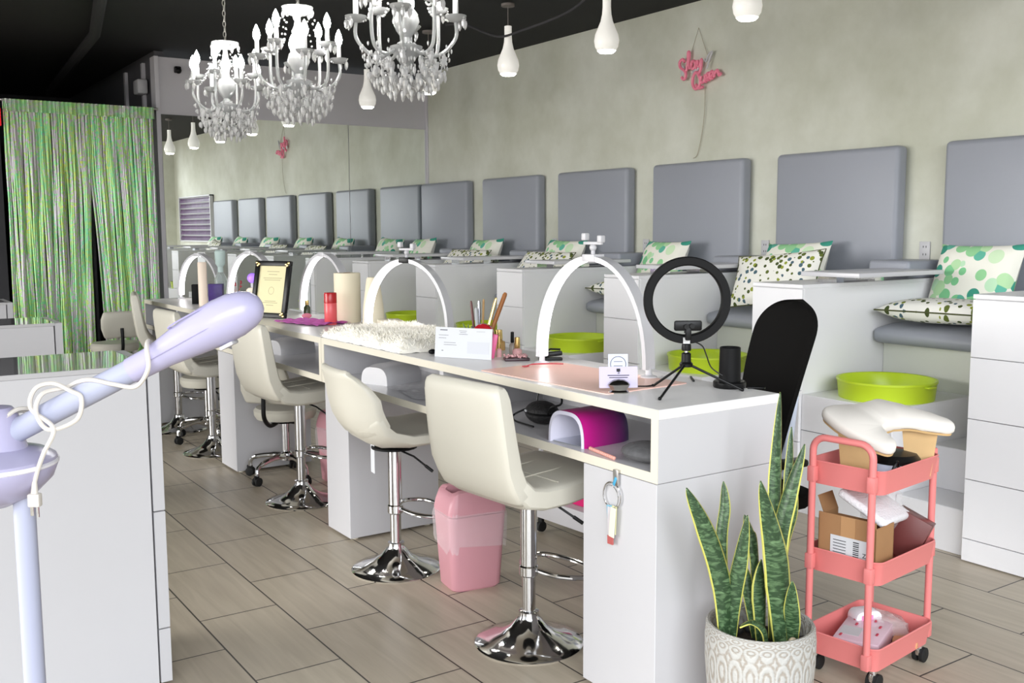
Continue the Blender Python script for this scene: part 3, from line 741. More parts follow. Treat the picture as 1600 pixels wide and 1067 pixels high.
# ------------------------------------------------------------------ manicure desks
DX0, DX1, DT = 1.945, 2.46, .955
def desk(name_label, y0, y1, pillars, dividers, shelf=True):
    t = thing('manicure_desk', name_label, 'desk', (0, 0, 0), 0, 'white manicure desks in a row')
    B().box(DX0+.001, DX1, y0, y1, .925, DT, bevel=.0015, seg=1).make('desktop', TOPW, t, smooth=0)
    B().box(DX0-.0015, DX0+.0005, y0, y1, .925, DT-.001).make('edge_strip', EDGE, t, smooth=0)
    B().box(DX0+.001, DX1-.02, y0+.03, y1-.03, .735, .765).make('shelf', WHITE, t, smooth=0)
    B().box(DX0-.0015, DX0+.0005, y0, y1, .735, .765).make('edge_strip', EDGE, t, smooth=0)
    for a in (y0, y1-.03):
        B().box(DX0+.001, DX1, a, a+.03, .735, .925, bevel=.001, seg=1).make('end_panel', WHITE2, t, smooth=0)
        B().box(DX0-.0015, DX0+.0005, a, a+.03, .765, .925).make('edge_strip', EDGE, t, smooth=0)
    for a in dividers:
        B().box(DX0+.012, DX1-.02, a, a+.03, .765, .925).make('divider', WHITE2, t, smooth=0)
    B().box(DX1-.02, DX1-.002, y0+.03, y1-.03, .735, .925).make('back_panel', WHITE2, t, smooth=0)
    for a, c in pillars:
        B().box(DX0, DX1-.03, a, c, .012, .732, bevel=.0015, seg=1).make('pedestal', WHITE2, t, smooth=0)
        b = B()
        for fx in (DX0+.04, DX1-.08):
            for fy in (a+.04, c-.04): b.lathe([(0, 0), (.018, 0), (.018, .013), (0, .013)], 12, T(fx, fy, 0))
        b.make('feet', EDGE, t)
    return t
desk('white manicure desk nearest the camera, with the coral mat and the fluffy mat on it', 2.128, 4.56, [(2.132, 2.478), (4.272, 4.53)], [3.39])
desk('white manicure desk in the middle, with the magenta towel and paper roll on it', 4.563, 6.21, [(5.90, 6.19)], [])
desk('white manicure desk at the far end, behind the framed certificate', 6.213, 7.96, [(7.76, 7.94)], [7.1])
SH = .765
# ------------------------------------------------------------------ arch lamps
def arch_lamp(loc, rz, w, h, label, clip=True, black=False):
    t = thing('arch_lamp', label, 'lamp', (loc[0], loc[1], DT), rz, 'white arch desk lamps')
    n = 28; ro = []
    def pt(i, off):   # half ellipse, pointed a little at the top
        a = PI*i/n; return ((w/2-off)*math.cos(a), .03+(h-.03-off)*math.sin(a)**.92)
    bd = .026
    for half, rng in (('left', range(0, n//2+1)), ('right', range(n//2, n+1))):
        b = B(); g = []
        for i in rng:
            o_, in_ = pt(i, 0), pt(i, .016)
            g.append([(-bd, o_[0], o_[1]), (bd, o_[0], o_[1]), (bd, in_[0], in_[1]), (-bd, in_[0], in_[1]), (-bd, o_[0], o_[1])])
        b.sheet(g); bmesh.ops.remove_doubles(b.bm, verts=b.bm.verts, dist=1e-6); bmesh.ops.holes_fill(b.bm, edges=b.bm.edges)
        hf = b.make('arch_half', WHITE, t)
        b = B(); g = []
        for i in rng:
            in_, i2 = pt(i, .0155), pt(i, .0185)
            g.append([(-bd*.8, in_[0], in_[1]), (-bd*.8, i2[0], i2[1]), (bd*.8, i2[0], i2[1]), (bd*.8, in_[0], in_[1])])
        b.sheet(g); b.make('led_strip', LED, hf, smooth=0)
    B().box(-.029, .029, -.03, .03, h-.022, h+.006, bevel=.003).make('hinge', BLACK if black else WHITE, t)
    for sg in (1, -1):
        B().lathe([(0, 0), (.03, 0), (.03, .006), (.012, .012), (.010, .036), (0, .036)], 16, T(0, sg*(w/2-.008), 0)).make('foot', WHITE, t)
    if clip:
        b = B(); b.tube([(0, 0, h), (0, 0, h+.03)], .008, 8).ball((0, 0, h+.03), .014, n=10, m=6).box(-.006, .006, -.045, .045, h+.04, h+.052, bevel=.003)
        b.box(-.012, .012, -.05, -.028, h+.048, h+.075, bevel=.004).box(-.012, .012, .028, .05, h+.056, h+.083, bevel=.004)
        b.make('phone_clip', WHITE2, t)
    return t
arch_lamp((2.305, 2.885), math.radians(9), .55, .425, 'tallest white arch lamp with phone clip, over the coral desk mat')
arch_lamp((2.355, 4.43), math.radians(24), .53, .38, 'white arch lamp with a black hinge standing over the fluffy mat', True, True)
arch_lamp((2.44, 5.64), math.radians(10), .52, .385, 'white arch lamp behind the red can and paper towel roll', False)
arch_lamp((2.37, 6.73), math.radians(18), .52, .38, 'white arch lamp behind the framed certificate', False)
arch_lamp((2.28, 7.62), math.radians(20), .50, .35, 'white arch lamp at the far end of the desks, left of the purple box', False)

# ------------------------------------------------------------------ bar stools
def stool(label, loc, rz, kind, lift=0, group='cream bar stools at the desks'):
    t = thing('bar_stool', label, 'bar stool', loc, rz, group)
    S = .60+lift
    if kind == 'square':
        seat = [(.215, S+.005), (.19, S+.01), (.10, S), (0, S-.012), (-.10, S-.012), (-.165, S+.002), (-.205, S+.04)]
        B().sweep(seat, [.42, .43, .44, .44, .44, .44, .44], [.07, .08, .09, .09, .09, .09, .085], n=28, p=.35).make('seat', LEATHER, t)
        back = [(-.19, S+.012), (-.213, S+.05), (-.235, S+.10), (-.25, S+.18), (-.262, S+.26), (-.272, S+.335), (-.276, S+.36)]
        B().sweep(back, [.44, .44, .445, .445, .44, .43, .42], [.085, .085, .082, .075, .07, .065, .055], n=28, p=.35).make('backrest', LEATHER, t)
        b = B()
        for y in (-.07, .07): b.tube([(.21, y, S+.043), (.10, y, S+.043), (-.10, y, S+.0325)], .0022, 5)
        for x in (.10, -.03): b.tube([(x, -.19, S+.0405-(.10-x)*.06), (x, .19, S+.0405-(.10-x)*.06)], .0022, 5)
        b.make('seat_seams', mat('cream_seam', rgb(205, 200, 186), .6), t)
    else:
        seat = [(.225, S+.03), (.19, S+.025), (.10, S), (0, S-.015), (-.09, S-.012), (-.15, S+.01), (-.195, S+.055)]
        B().sweep(seat, [.36, .42, .46, .475, .48, .48, .48], [.045, .055, .06, .06, .06, .055, .055], n=30, p=.4, curl=[.01, .0, -.015, -.03, -.05, -.065, -.078]).make('seat', LEATHER, t)
        back = [(-.175, S+.03), (-.205, S+.065), (-.235, S+.11), (-.252, S+.17), (-.262, S+.23), (-.268, S+.275), (-.271, S+.295)]
        B().sweep(back, [.48, .48, .48, .475, .45, .39, .33], [.055, .055, .05, .05, .045, .04, .035], n=30, p=.4, curl=[-.075, -.085, -.095, -.10, -.08, -.055, -.035]).make('backrest', LEATHER, t)
        B().box(-.085, -.083, .02, .065, S-.17, S-.03).make('care_tag', WPAPER, t, smooth=0)
    B().lathe([(0, S-.058), (.10, S-.058), (.10, S-.05), (0, S-.05)], 20).make('seat_plate', BLACKM, t)
    B().lathe([(.0255, .27), (.0295, .272), (.0295, S-.055), (0, S-.055)], 24).make('column_sleeve', CHROME, t)
    B().lathe([(.024, .07), (.024, .275), (0, .275)], 24).make('gas_column', CHROME, t)
    B().lathe([(0, .0), (.192, 0), (.196, .006), (.19, .011), (.15, .022), (.10, .042), (.065, .066), (.044, .092), (.036, .105), (.036, .12), (.024, .122)], 48).make('base_disc', CHROME, t)
    fr = [(.02, .03, .27), (.05, .10, .262), (.12, .155, .255), (.20, .13, .25), (.232, 0, .248), (.20, -.13, .25), (.12, -.155, .255), (.05, -.10, .262), (.02, -.03, .27)]
    B().tube(spline(fr, 6), .0095, 10).lathe([(.03, .25), (.034, .255), (.034, .285), (.03, .29)], 20).make('footrest', CHROME, t)
    B().tube([(.0, -.03, S-.06), (.05, -.10, S-.085), (.10, -.16, S-.135)], .0045, 8).tube([(.085, -.142, S-.12), (.107, -.168, S-.142)], .007, 8).make('lift_lever', BLACK, t)
    return t
stool('cream square-backed bar stool nearest the camera, beside the pink bin', (1.975, 2.83, 0), math.radians(5), 'square', .0)
stool('cream bar stool with a rounded scooped back, between the two nearest desk pedestals', (1.95, 3.81, 0), math.radians(-6), 'round', .0)
stool('cream square-backed bar stool in front of the middle desk', (2.03, 5.08, 0), math.radians(3), 'square', .02)
stool('cream square-backed bar stool beyond the middle desk pedestal, behind the lamp arm', (2.01, 6.57, 0), math.radians(3), 'square', -.01)
stool('cream bar stool seen edge on at the far end of the desks', (2.04, 7.47, 0), math.radians(-13), 'square', .05)

# ------------------------------------------------------------------ rolling stools under the desks
def roller(label, loc, rz, sh, back=True):
    t = thing('rolling_stool', label, 'rolling stool', loc, rz, 'low rolling stools with chrome star bases')
    B().lathe([(0, sh-.075), (.12, sh-.075), (.17, sh-.07), (.182, sh-.05), (.184, sh-.02), (.17, sh-.004), (.12, sh), (0, sh+.004)], 36).make('seat', LEATHER, t)
    if back:
        p = [(-.235, sh+.07), (-.245, sh+.13), (-.25, sh+.20), (-.25, sh+.24)]
        B().sweep(p, [.26, .30, .30, .27], .045, n=24, p=.4).make('backrest', LEATHER, t)
        B().tube(spline([(-.10, 0, sh-.08), (-.20, 0, sh-.085), (-.268, 0, sh-.03), (-.275, 0, sh+.05), (-.27, 0, sh+.13)], 6), .013, 8).make('back_bracket', BLACK, t)
    B().lathe([(0, sh-.095), (.09, sh-.095), (.10, sh-.075), (0, sh-.075)], 20).make('seat_plate', BLACKM, t)
    B().lathe([(.023, .12), (.023, sh-.09), (0, sh-.09)], 20).make('gas_column', CHROME, t)
    B().tube([(0, 0, sh-.10), (.0, -.06, sh-.105), (.01, -.10, sh-.14)], .006, 8).box(-.008, .022, -.115, -.09, sh-.175, sh-.125, bevel=.006).make('lift_lever', BLACK, t)
    for k in range(5):
        a = 2*PI*k/5+.3; ca, sa = math.cos(a), math.sin(a)
        lg = B().tube(spline([(.0, 0, .135), (.08*ca, .08*sa, .14), (.19*ca, .19*sa, .125), (.235*ca, .235*sa, .10), (.242*ca, .242*sa, .062)], 5), [.02]*6+[.016]*6+[.012]*9, 10).make('leg', CHROME, t)
        c = B(); px, py = .242*ca, .242*sa
        for off in (-.012, .012):
            c.lathe([(0, -.008), (.018, -.008), (.026, -.006), (.026, .006), (.018, .008), (0, .008)], 18, T(px-off*sa, py+off*ca, .027) @ R(a) @ R(PI/2, 'X'))
        c.box(-.012, .02, -.006, .006, .03, .064, M=T(px, py, 0) @ R(a)); c.make('caster', RUBBER, lg)
    B().lathe([(.0, .11), (.034, .112), (.034, .155), (.024, .165), (.0, .165)], 20).make('hub', CHROME, t)
    return t
roller('low rolling stool with small backrest under the middle desk', (2.16, 5.63, 0), .75, .44)
roller('low round rolling stool under the far desk, in front of the other rolling stool', (2.12, 7.02, 0), .62, .46, False)
roller('low round rolling stool farthest back under the far desk', (2.52, 7.12, 0), .9, .52, False)
roller('low rolling stool with a wide beige backrest in front of the foil curtain', (1.80, 8.35, 0), PI/2, .60)

# ------------------------------------------------------------------ foreground white cabinets on the left
def drawer_unit(label, x1, y0, y1, zt, loc_group='white drawer cabinets along the left'):
    t = thing('drawer_cabinet', label, 'cabinet', (0, 0, 0), 0, loc_group)
    x0 = x1-1.45
    B().box(x0, x1-.042, y0, y1, .0, zt-.016, bevel=.001, seg=1).make('body', WHITE, t, smooth=0)
    B().box(x0, x1-.036, y0-.0, y1, zt-.0155, zt, bevel=.001, seg=1).make('cabinet_top', mat('gloss_white_top', rgb(190, 189, 192), .05, spec=.8, coat=1, var=.01), t, smooth=0)
    zz = [.02, zt*.19, zt*.555, zt]
    for a, c in zip(zz, zz[1:]):
        B().box(x1-.036, x1, y0+.002, y1-.002, a+.002, c-.002, bevel=.001, seg=1).make('drawer_front', WHITE2, t, smooth=0)
    return t
drawer_unit('white drawer cabinet in the left foreground with the curtain mirrored in its glossy top', .818, 3.20, 3.66, 1.063)
drawer_unit('white drawer cabinet standing second, between the front cabinet and the foil curtain', .945, 5.56, 6.0, 1.01)
drawer_unit('white drawer cabinet third back at the left edge, touching the foil curtain in view', .965, 7.45, 7.9, 1.005)

# ------------------------------------------------------------------ things on the nearest desk
o = B().prism(rrect(.37, .70, .012), 0, .0025, T(2.165, 2.785, DT) @ R(math.radians(3))).make('desk_mat', mat('coral_mat', rgb(248, 204, 190), .35, var=.02))
tag(o, 'flat coral pink desk mat under the tallest arch lamp', 'mat')
b = B(); b.tube(spline([(2.142, 3.085, DT+.006), (2.17, 3.082, DT+.012), (2.22, 3.065, DT+.012), (2.289, 3.045, DT+.008)], 6), [.002]*6+[.003]*6+[.0025]*7, 8)
b.box(-.012, .012, -.008, .008, 0, .004, bevel=.0015, M=T(2.142, 3.087, DT+.004)); o = b.make('spatula', mat('red_handle', rgb(180, 60, 70), .4))
tag(o, 'thin red spatula lying at the back edge of the coral desk mat', 'spatula')

cd = thing('card_holder', 'small silver shell card holder with two cards standing at the desk front edge', 'card holder', (2.05, 2.43, DT), math.radians(-31))
b = B(); b.lathe([(0, 0), (.030, 0), (.033, .004), (.026, .010), (.028, .016), (.034, .024), (.036, .028), (.030, .036), (.018, .043), (0, .046)], 28, Matrix.Diagonal((1, .62, 1, 1))); b.make('holder', mat('polished_pewter', (.42, .41, .38), .14, 1), cd)
b = B(); b.box(-.062, .062, .004, .0055, .016, .084, M=T(0, .003, 0) @ R(-.12, 'X')); b.make('lavender_card', LAVPAPER, cd, smooth=0, label='lavender business card')
b = B(); b.box(-.032, .032, .010, .0115, .05, .125, M=R(-.12, 'X')); b.make('white_card', mat('pale_blue_card', rgb(204, 208, 228), .6), cd, smooth=0, label='square pale blue card with a ring')
b = B(); MI = T(0, .003, 0) @ R(-.12, 'X')
b.box(-.006, .006, .003, .0036, .068, .078, M=MI); b.text('S', .016, MI @ T(0, .0028, .066) @ R(PI/2, 'X'), .0003)
for i, wd in enumerate((.07, .06)): b.box(-wd/2, wd/2, .0032, .0037, .055-i*.007, .0575-i*.007, M=MI)
ring = [(.025*math.cos(a), .0092, .092+.025*math.sin(a)) for a in [2*PI*k/28 for k in range(28)]]
b.tube([R(-.12, 'X') @ Vector(p) for p in ring], .0008, 4, closed=True)
for z in (.100, .086): b.box(-.014, .014, .009, .0098, z, z+.0015, M=R(-.12, 'X'))
b.make('printing', INKD, cd, smooth=0)

rl = thing('ring_light', 'black ring light on a mini tripod at the near end of the desk', 'ring light', (2.275, 2.36, DT), math.radians(-34))
RZ = .292
b = B(); n = 64
g = []
for i in range(n+1):
    a = 2*PI*i/n; row = []
    for r_, y in ((.141, -.008), (.138, -.013), (.116, -.013), (.112, -.008), (.112, .012), (.116, .016), (.138, .016), (.141, .01), (.141, -.008)): row.append((r_*math.cos(a), y, RZ+r_*math.sin(a)))
    g.append(row)
b.sheet(g); bmesh.ops.remove_doubles(b.bm, verts=b.bm.verts, dist=1e-6); rg = b.make('ring', BLACKM, rl)
b = B(); g = []
for i in range(n+1):
    a = 2*PI*i/n; g.append([(r_*math.cos(a), .0165, RZ+r_*math.sin(a)) for r_ in (.116, .138)])
b.sheet(g); b.make('diffuser', mat('unlit_diffuser', rgb(225, 225, 222), .5), rg, smooth=0)
b = B(); b.box(-.045, .045, -.03, -.018, .195, .228, bevel=.006).lathe([(.012, -.012), (.012, .012)], 12, T(0, -.022, .20)).box(-.009, .009, -.04, -.02, .165, .215, bevel=.003).lathe([(0, 0), (.008, 0), (.008, .012), (0, .012)], 12, T(-.008, -.036, .21) @ R(PI/2, 'X')).lathe([(0, 0), (.008, 0), (.008, .012), (0, .012)], 12, T(.010, -.036, .212) @ R(PI/2, 'X'))
b.make('phone_clamp', BLACK, rl)
b = B(); b.box(-.013, .009, -.0145, -.013, .152, .172).make('printed_mark', mat('white_print', rgb(210, 210, 210), .6), rl, smooth=0)
b = B(); b.lathe([(0, .128), (.015, .128), (.016, .134), (.015, .148), (.010, .152), (0, .152)], 18); b.make('ball_head', BLACK, rl)
b = B(); b.lathe([(0, .12), (.006, .12), (.006, .128), (0, .128)], 12); b.make('screw', CHROME, rl)
b = B(); b.lathe([(0, .075), (.021, .075), (.022, .085), (.016, .092), (.0155, .118), (.010, .122), (0, .122)], 18); b.make('hub', BLACK, rl)
for k, (lx, ly) in enumerate(((-.115, -.205), (.175, -.045), (-.10, .05))):
    Mi = R(math.radians(34)); 
    v = Vector((lx, ly, 0)) if k == 2 else Vector((lx, ly, 0))
    B().tube([(v.x*.08, v.y*.08, .08), (v.x, v.y, .004)], .0042, 8).ball((v.x, v.y, .005), .006, n=8, m=6).make('leg', BLACK, rl)
b = B(); b.tube(spline([(.03, .01, .155), (.055, .01, .14), (.068, .01, .11), (.085, .01, .07), (.12, .0, .045)], 6), .0022, 6); b.tube(spline([(-.098, .048, .006), (-.13, .04, .004), (-.19, .05, .003)], 6), .003, 6); b.make('power_cord', BLACK, rl)

cs = thing('phone_stand', 'black open-topped cylinder on a round base at the near corner of the desk', 'stand', (2.425, 2.31, DT))
B().lathe([(0, 0), (.052, 0), (.054, .004), (.054, .018), (.05, .022), (0, .022)], 40).make('base', BLACK, cs)
B().lathe([(.036, .022), (.034, .132), (.032, .134), (.030, .132), (.032, .03), (0, .03)], 36).make('cup', BLACKM, cs)
b = B(); b.tube(spline([(.02, -.06, .004), (.05, -.085, .004), (.06, -.10, .004)], 5), .004, 6); b.make('cord_end', BLACK, cs)
o = B().box(-.05, .05, -.004, .004, 0, .006, bevel=.002, M=T(2.44, 2.50, DT) @ R(.9)).make('black_pen', BLACK); tag(o, 'black pen lying at the far desk edge behind the tripod', 'pen')

cl = thing('black_clip', 'black desk stapler lying just right of the lit leg of the tallest arch lamp', 'stapler', (2.345, 3.205, DT), math.radians(-30))
B().box(-.048, .048, -.016, .016, 0, .012, bevel=.004).make('base', BLACK, cl)
b = B(); b.box(-.046, .046, -.015, .015, .012, .030, bevel=.005, M=T(.004, 0, .004) @ R(-.12, 'Y')).tube([(-.03, 0, .03), (0, 0, .046), (.04, 0, .044)], .004, 8); b.make('upper_jaw', BLACK, cl)

def small(name, label, cat, b, m, group=None, loc=None, rz=0):
    o = b.make(name, m, loc=loc, rot=(0, 0, rz)); return tag(o, label, cat, group)
# gem pouch and bottles
gp = thing('gem_tray', 'small tray of pink and dark glittering gems in front of the gold bottles', 'tray', (2.235, 3.285, DT), math.radians(-25))
B().box(-.05, .05, -.03, .03, 0, .012, bevel=.003).make('tray_base', mat('dark_plum_plastic', rgb(60, 40, 46), .35), gp)
b = B(); rnd = random.Random(3)
for i in range(70): b.ball((rnd.uniform(-.046, .046), rnd.uniform(-.027, .027), .014+rnd.uniform(0, .008)), rnd.uniform(.003, .0055), n=6, m=4)
o = b.make('gems', mat('rose_gems', rgb(206, 158, 160), .15, .3, var=.6, vscale=70), gp); o['kind'] = 'stuff'
def bottle(label, loc, r, h, capm, glassm, caph=.45, group='polish bottles by the arch lamp'):
    t = thing('polish_bottle', label, 'bottle', loc, 0, group); hb = h*(1-caph)
    B().lathe([(0, 0), (r, 0), (r*1.03, r*.2), (r, hb*.8), (r*.5, hb), (0, hb)], 18).make('glass', glassm, t)
    B().lathe([(0, hb), (r*.55, hb), (r*.62, hb+.004), (r*.55, h-.002), (0, h)], 16).make('cap', capm, t)
PKG = mat('rose_glass', rgb(220, 170, 170), .15, var=.1)
bottle('gold-topped bottle nearest the lit leg of the tallest arch lamp', (2.29, 3.36, DT), .020, .085, GOLD, PKG, .55)
bottle('black-capped bottle among the gold-capped ones left of the tallest arch lamp', (2.34, 3.47, DT), .013, .095, BLACK, mat('smoke_glass', rgb(150, 140, 130), .15), .5)
bottle('slim gold-capped bottle standing behind the pink nail tool', (2.24, 3.42, DT), .011, .088, GOLD, PKG, .6)
bottle('wide gold-lidded jar behind the red tape ring', (2.37, 3.62, DT), .028, .09, GOLD, mat('amber_glass', rgb(190, 150, 90), .2), .5)
o = B().box(-.011, .011, -.006, .006, 0, .10, bevel=.005, M=R(.18, 'Y')).make('nail_tool', mat('hot_pink_plastic', rgb(240, 110, 160), .4), loc=(2.19, 3.40, DT), rot=(0, 0, -.6)); tag(o, 'hot pink nail tool standing right of the red tape ring', 'tool')
rd = thing('tape_dispenser', 'glossy red ring on a black stand right of the white envelope', 'dispenser', (2.22, 3.50, DT), math.radians(-40))
B().box(-.025, .025, -.02, .02, 0, .055, bevel=.008).make('stand', BLACK, rd)
B().lathe([(.018, -.022), (.042, -.022), (.045, -.018), (.045, .018), (.042, .022), (.018, .022), (.018, -.022)], 32, T(-.005, 0, .088) @ R(PI/2, 'X')).make('red_ring', mat('glossy_red_plastic', rgb(170, 22, 34), .16), rd)
# pen cup
pc = thing('pen_cup', 'clear ribbed cup of brushes and pens behind the white envelope', 'cup', (2.33, 3.70, DT))
B().lathe([(0, 0), (.04, 0), (.043, .005), (.045, .10), (.042, .10), (.04, .006), (0, .006)], 28).make('cup', mat('smoky_acrylic', rgb(150, 150, 146), .15, trans=.6, var=.02), pc)
PEN = [('thick wooden brush leaning right in the pen cup', .018, -.01, .36, .10, .25, .010, mat('caramel_wood', rgb(156, 98, 48), .45)), ('gold stick beside the wooden brush in the pen cup', .004, -.012, .26, .10, .22, .0065, GOLD),
       ('dark silver pen in the middle of the pen cup', -.002, .006, -.02, .02, .20, .006, mat('dark_silver', (.25, .25, .28), .25, .9)), ('tan pencil behind the silver pen in the pen cup', .012, .012, .04, .02, .205, .005, mat('tan_lacquer', rgb(176, 140, 90), .5)),
       ('dark red-tipped brush leaning left in the pen cup', -.022, .01, -.10, .03, .20, .0055, mat('maroon_lacquer', rgb(90, 40, 36), .4)), ('pale grey file in the pen cup', -.015, .0, -.05, .01, .17, .008, mat('pale_grey_file', rgb(170, 172, 174), .6))]
for lb, x, y, ax, ay, ln, r_, m in PEN:
    M_ = T(2.33+x, 3.70+y, DT+.012) @ R(ax, 'Y') @ R(-ay, 'X') 
    M_ = T(2.33+x, 3.70+y, DT+.012) @ R(-.6) @ R(ax, 'Y') @ R(-ay, 'X')
    bb = B(); bb.lathe([(0, 0), (r_*.6, .004), (r_, .03), (r_, ln-.01), (r_*.7, ln), (0, ln+.002)], 10)
    o = bb.make('brush' if 'brush' in lb else ('nail_file' if 'file' in lb else 'pen'), m); o.matrix_world = M_; tag(o, lb, 'brush' if 'brush' in lb else 'pen', 'tools in the pen cup')
su = thing('succulent', 'small artificial succulent left of the pen cup', 'plant', (2.245, 3.675, DT))
for k in range(12):
    a = k*2.4; rr = .02+.014*(k % 3)
    B().tube([(0, 0, .03), (rr*.6*math.cos(a), rr*.6*math.sin(a), .06+.008*(k % 4)), (rr*1.8*math.cos(a), rr*1.8*math.sin(a), .078+.012*(k % 4))], [.004, .009, .001], 6).make('leaf', mat('succulent_green', rgb(120, 140, 84), .5, var=.2), su)
B().lathe([(0, 0), (.022, 0), (.027, .035), (0, .032)], 16).make('pot', mat('pale_clay', rgb(214, 196, 180), .7), su)
ev = thing('envelope_card', 'white printed envelope propped upright in front of the pen cup', 'envelope', (2.088, 3.46, DT), math.radians(-60.4))
MI = R(-.10, 'X')
B().box(-.132, .132, 0, .003, .001, .125, M=MI).make('paper', WPAPER, ev, smooth=0)
b = B()
for (xa, xb, za, zb) in ((-.11, -.075, .112, .116), (-.115, -.07, .092, .0935), (-.115, -.08, .080, .0815), (-.09, -.035, .062, .0635), (-.09, -.03, .053, .0545), (-.02, .015, .112, .1135), (-.015, .012, .105, .1065), (-.02, .02, .098, .0995), (-.1, -.092, .028, .031), (.06, .10, .112, .1128)): b.box(xa, xb, -.0006, 0, za, zb, M=MI)
b.make('printed_lines', INK, ev, smooth=0)
b = B(); b.box(.02, .12, -.0006, 0, .022, .07, M=MI); b.make('address_window', mat('pale_grey_print', rgb(196, 198, 204), .6), ev, smooth=0)
o = B().ball((0, 0, .011), (.018, .012, .011)).make('computer_mouse', BLACK, loc=(2.06, 3.66, DT)); tag(o, 'small dark rounded lump at the left edge of the white envelope', 'mouse')

# fluffy mat
b = B(); rnd = random.Random(11); bm = b.bm
def fh(u, v):
    e = min(1, (1-abs(u))*5, (1-abs(v))*5); return .052*max(0, e)**.5*(1+.12*math.sin(u*9+v*4)+.1*math.sin(v*13-u*5))
NU, NV = 46, 30; g = []
for i in range(NU+1):
    u = -1+2*i/NU; row = []
    for j in range(NV+1):
        v = -1+2*j/NV; row.append((v*.235+rnd.uniform(-.004, .004), u*.43+rnd.uniform(-.004, .004), max(.001, fh(u, v)+rnd.uniform(-.004, .004))))
    g.append(row)
b.sheet(g)
for k in range(5200):
    u, v = rnd.uniform(-1, 1), rnd.uniform(-1, 1); h_ = fh(u, v); c = Vector((v*.235, u*.43, h_))
    d = Vector((rnd.uniform(-1, 1)+v*.8, rnd.uniform(-1, 1)+u*.5, rnd.uniform(.3, 1.2))).normalized()*rnd.uniform(.012, .024); s_ = Vector((rnd.uniform(-1, 1), rnd.uniform(-1, 1), 0)).normalized()*.0028
    f = [bm.verts.new(c-s_), bm.verts.new(c+s_), bm.verts.new(c+d)]
    if f[2].co.z < .002: f[2].co.z = .002
    bm.faces.new(f)
o = b.make('fluffy_mat', mat('cream_fur', rgb(252, 248, 238), .9, var=.03), loc=(2.185, 4.165, DT)); tag(o, 'fluffy cream fur mat spread under the arch lamp with a black hinge', 'mat')
o = B().box(-.06, .06, -.10, .10, 0, .05, bevel=.006).make('tissue_box', mat('cream_box', rgb(240, 232, 210), .6), loc=(2.40, 4.70, DT), rot=(0, 0, -.3)); tag(o, 'low cream box behind the fluffy mat, seen through the arch lamp', 'box')

# ------------------------------------------------------------------ things on the middle and far desks
pr = thing('paper_towel_roll', 'tall cream paper towel roll behind the red can', 'paper roll', (2.41, 5.26, DT))
B().lathe([(.02, 0), (.073, 0), (.075, .004), (.075, .276), (.073, .28), (.02, .28)], 40).make('paper', PAPER, pr)
B().lathe([(.021, .001), (.021, .281), (.018, .281), (.018, .001)], 20).make('core', CARD, pr)
pr2 = B().lathe([(0, 0), (.062, 0), (.056, .10), (.036, .25), (.030, .262), (0, .258)], 28).make('paper_sheet_roll', PAPER, loc=(2.455, 5.02, DT), rot=(0, .0, 0)); tag(pr2, 'tapered cream paper roll right of the paper towel roll', 'paper roll')
rc = thing('red_can', 'tall red spray can in front of the paper towel roll', 'can', (2.265, 5.17, DT))
B().lathe([(0, 0), (.033, 0), (.035, .004), (.035, .118), (.034, .12), (0, .12)], 28).make('can_body', mat('salmon_red_can', rgb(226, 92, 96), .28), rc)
B().lathe([(0, .12), (.0355, .12), (.0355, .172), (.033, .178), (0, .178)], 28).make('cap', mat('deep_red_cap', rgb(178, 20, 28), .2), rc)
b = B(); rnd = random.Random(5); g = []
for i in range(25):
    row = []
    for j in range(25):
        u, v = i/24, j/24; row.append((-.12+.24*u, -.20+.40*v, .004+.014*abs(math.sin(v*14+u*3))*(.4+.6*math.sin(u*PI))+.004*math.sin(u*22)))
    g.append(row)
b.sheet(g); o = b.make('folded_towel', mat('magenta_towel', rgb(206, 104, 186), .85, var=.12, vscale=30), loc=(2.21, 5.30, DT), rot=(0, 0, .25)); tag(o, 'crumpled magenta towel beside the red can', 'towel')
fr = thing('certificate_frame', 'black framed certificate with gold corners leaning back on the desk', 'frame', (2.13, 5.79, DT), math.radians(-65))
MF = R(-.2, 'X'); W_, H_ = .285, .345
b = B()
for x0, x1, z0, z1 in ((-W_/2, W_/2, 0, .03), (-W_/2, W_/2, H_-.03, H_), (-W_/2, -W_/2+.03, .03, H_-.03), (W_/2-.03, W_/2, .03, H_-.03)): b.box(x0, x1, -.012, .012, z0, z1, bevel=.003, M=MF)
b.make('frame', BLACK, fr)
B().box(-W_/2+.028, W_/2-.028, .002, .01, .028, H_-.028, M=MF).make('certificate', mat('aged_paper', rgb(232, 222, 178), .7, var=.02), fr, smooth=0)
b = B()
for sx, sz in ((-1, 0), (1, 0), (-1, 1), (1, 1)):
    z = .0 if sz == 0 else H_
    for q in range(3): b.ball((sx*(W_/2-.012-.01*q), -.014, z+(.012+.008*((q*2) % 3))*(1 if sz == 0 else -1)), (.009, .004, .009), MF, n=8, m=6)
b.make('gold_corners', GOLD, fr)
b = B()
for z, w_ in ((.28, .10), (.262, .07), (.24, .15), (.228, .13), (.10, .09), (.09, .12), (.075, .06)): b.box(-w_/2, w_/2, .0012, .0022, z, z+.003, M=MF)
b.tube([MF @ Vector((.022*math.cos(a), .0016, .165+.022*math.sin(a))) for a in [2*PI*k/20 for k in range(20)]], .001, 4, closed=True)
b.make('printed_lines', mat('faded_print', rgb(170, 162, 128), .7), fr, smooth=0)
B().box(-.02, .02, 0, .006, 0, .22, M=T(0, .10, 0) @ R(.22, 'X')).make('easel_back', BLACKM, fr, smooth=0)
bottle('small dark bottle with a gold cap right of the framed certificate', (2.36, 5.74, DT), .020, .10, GOLD, mat('dark_green_glass', rgb(60, 66, 44), .2), .3, None)
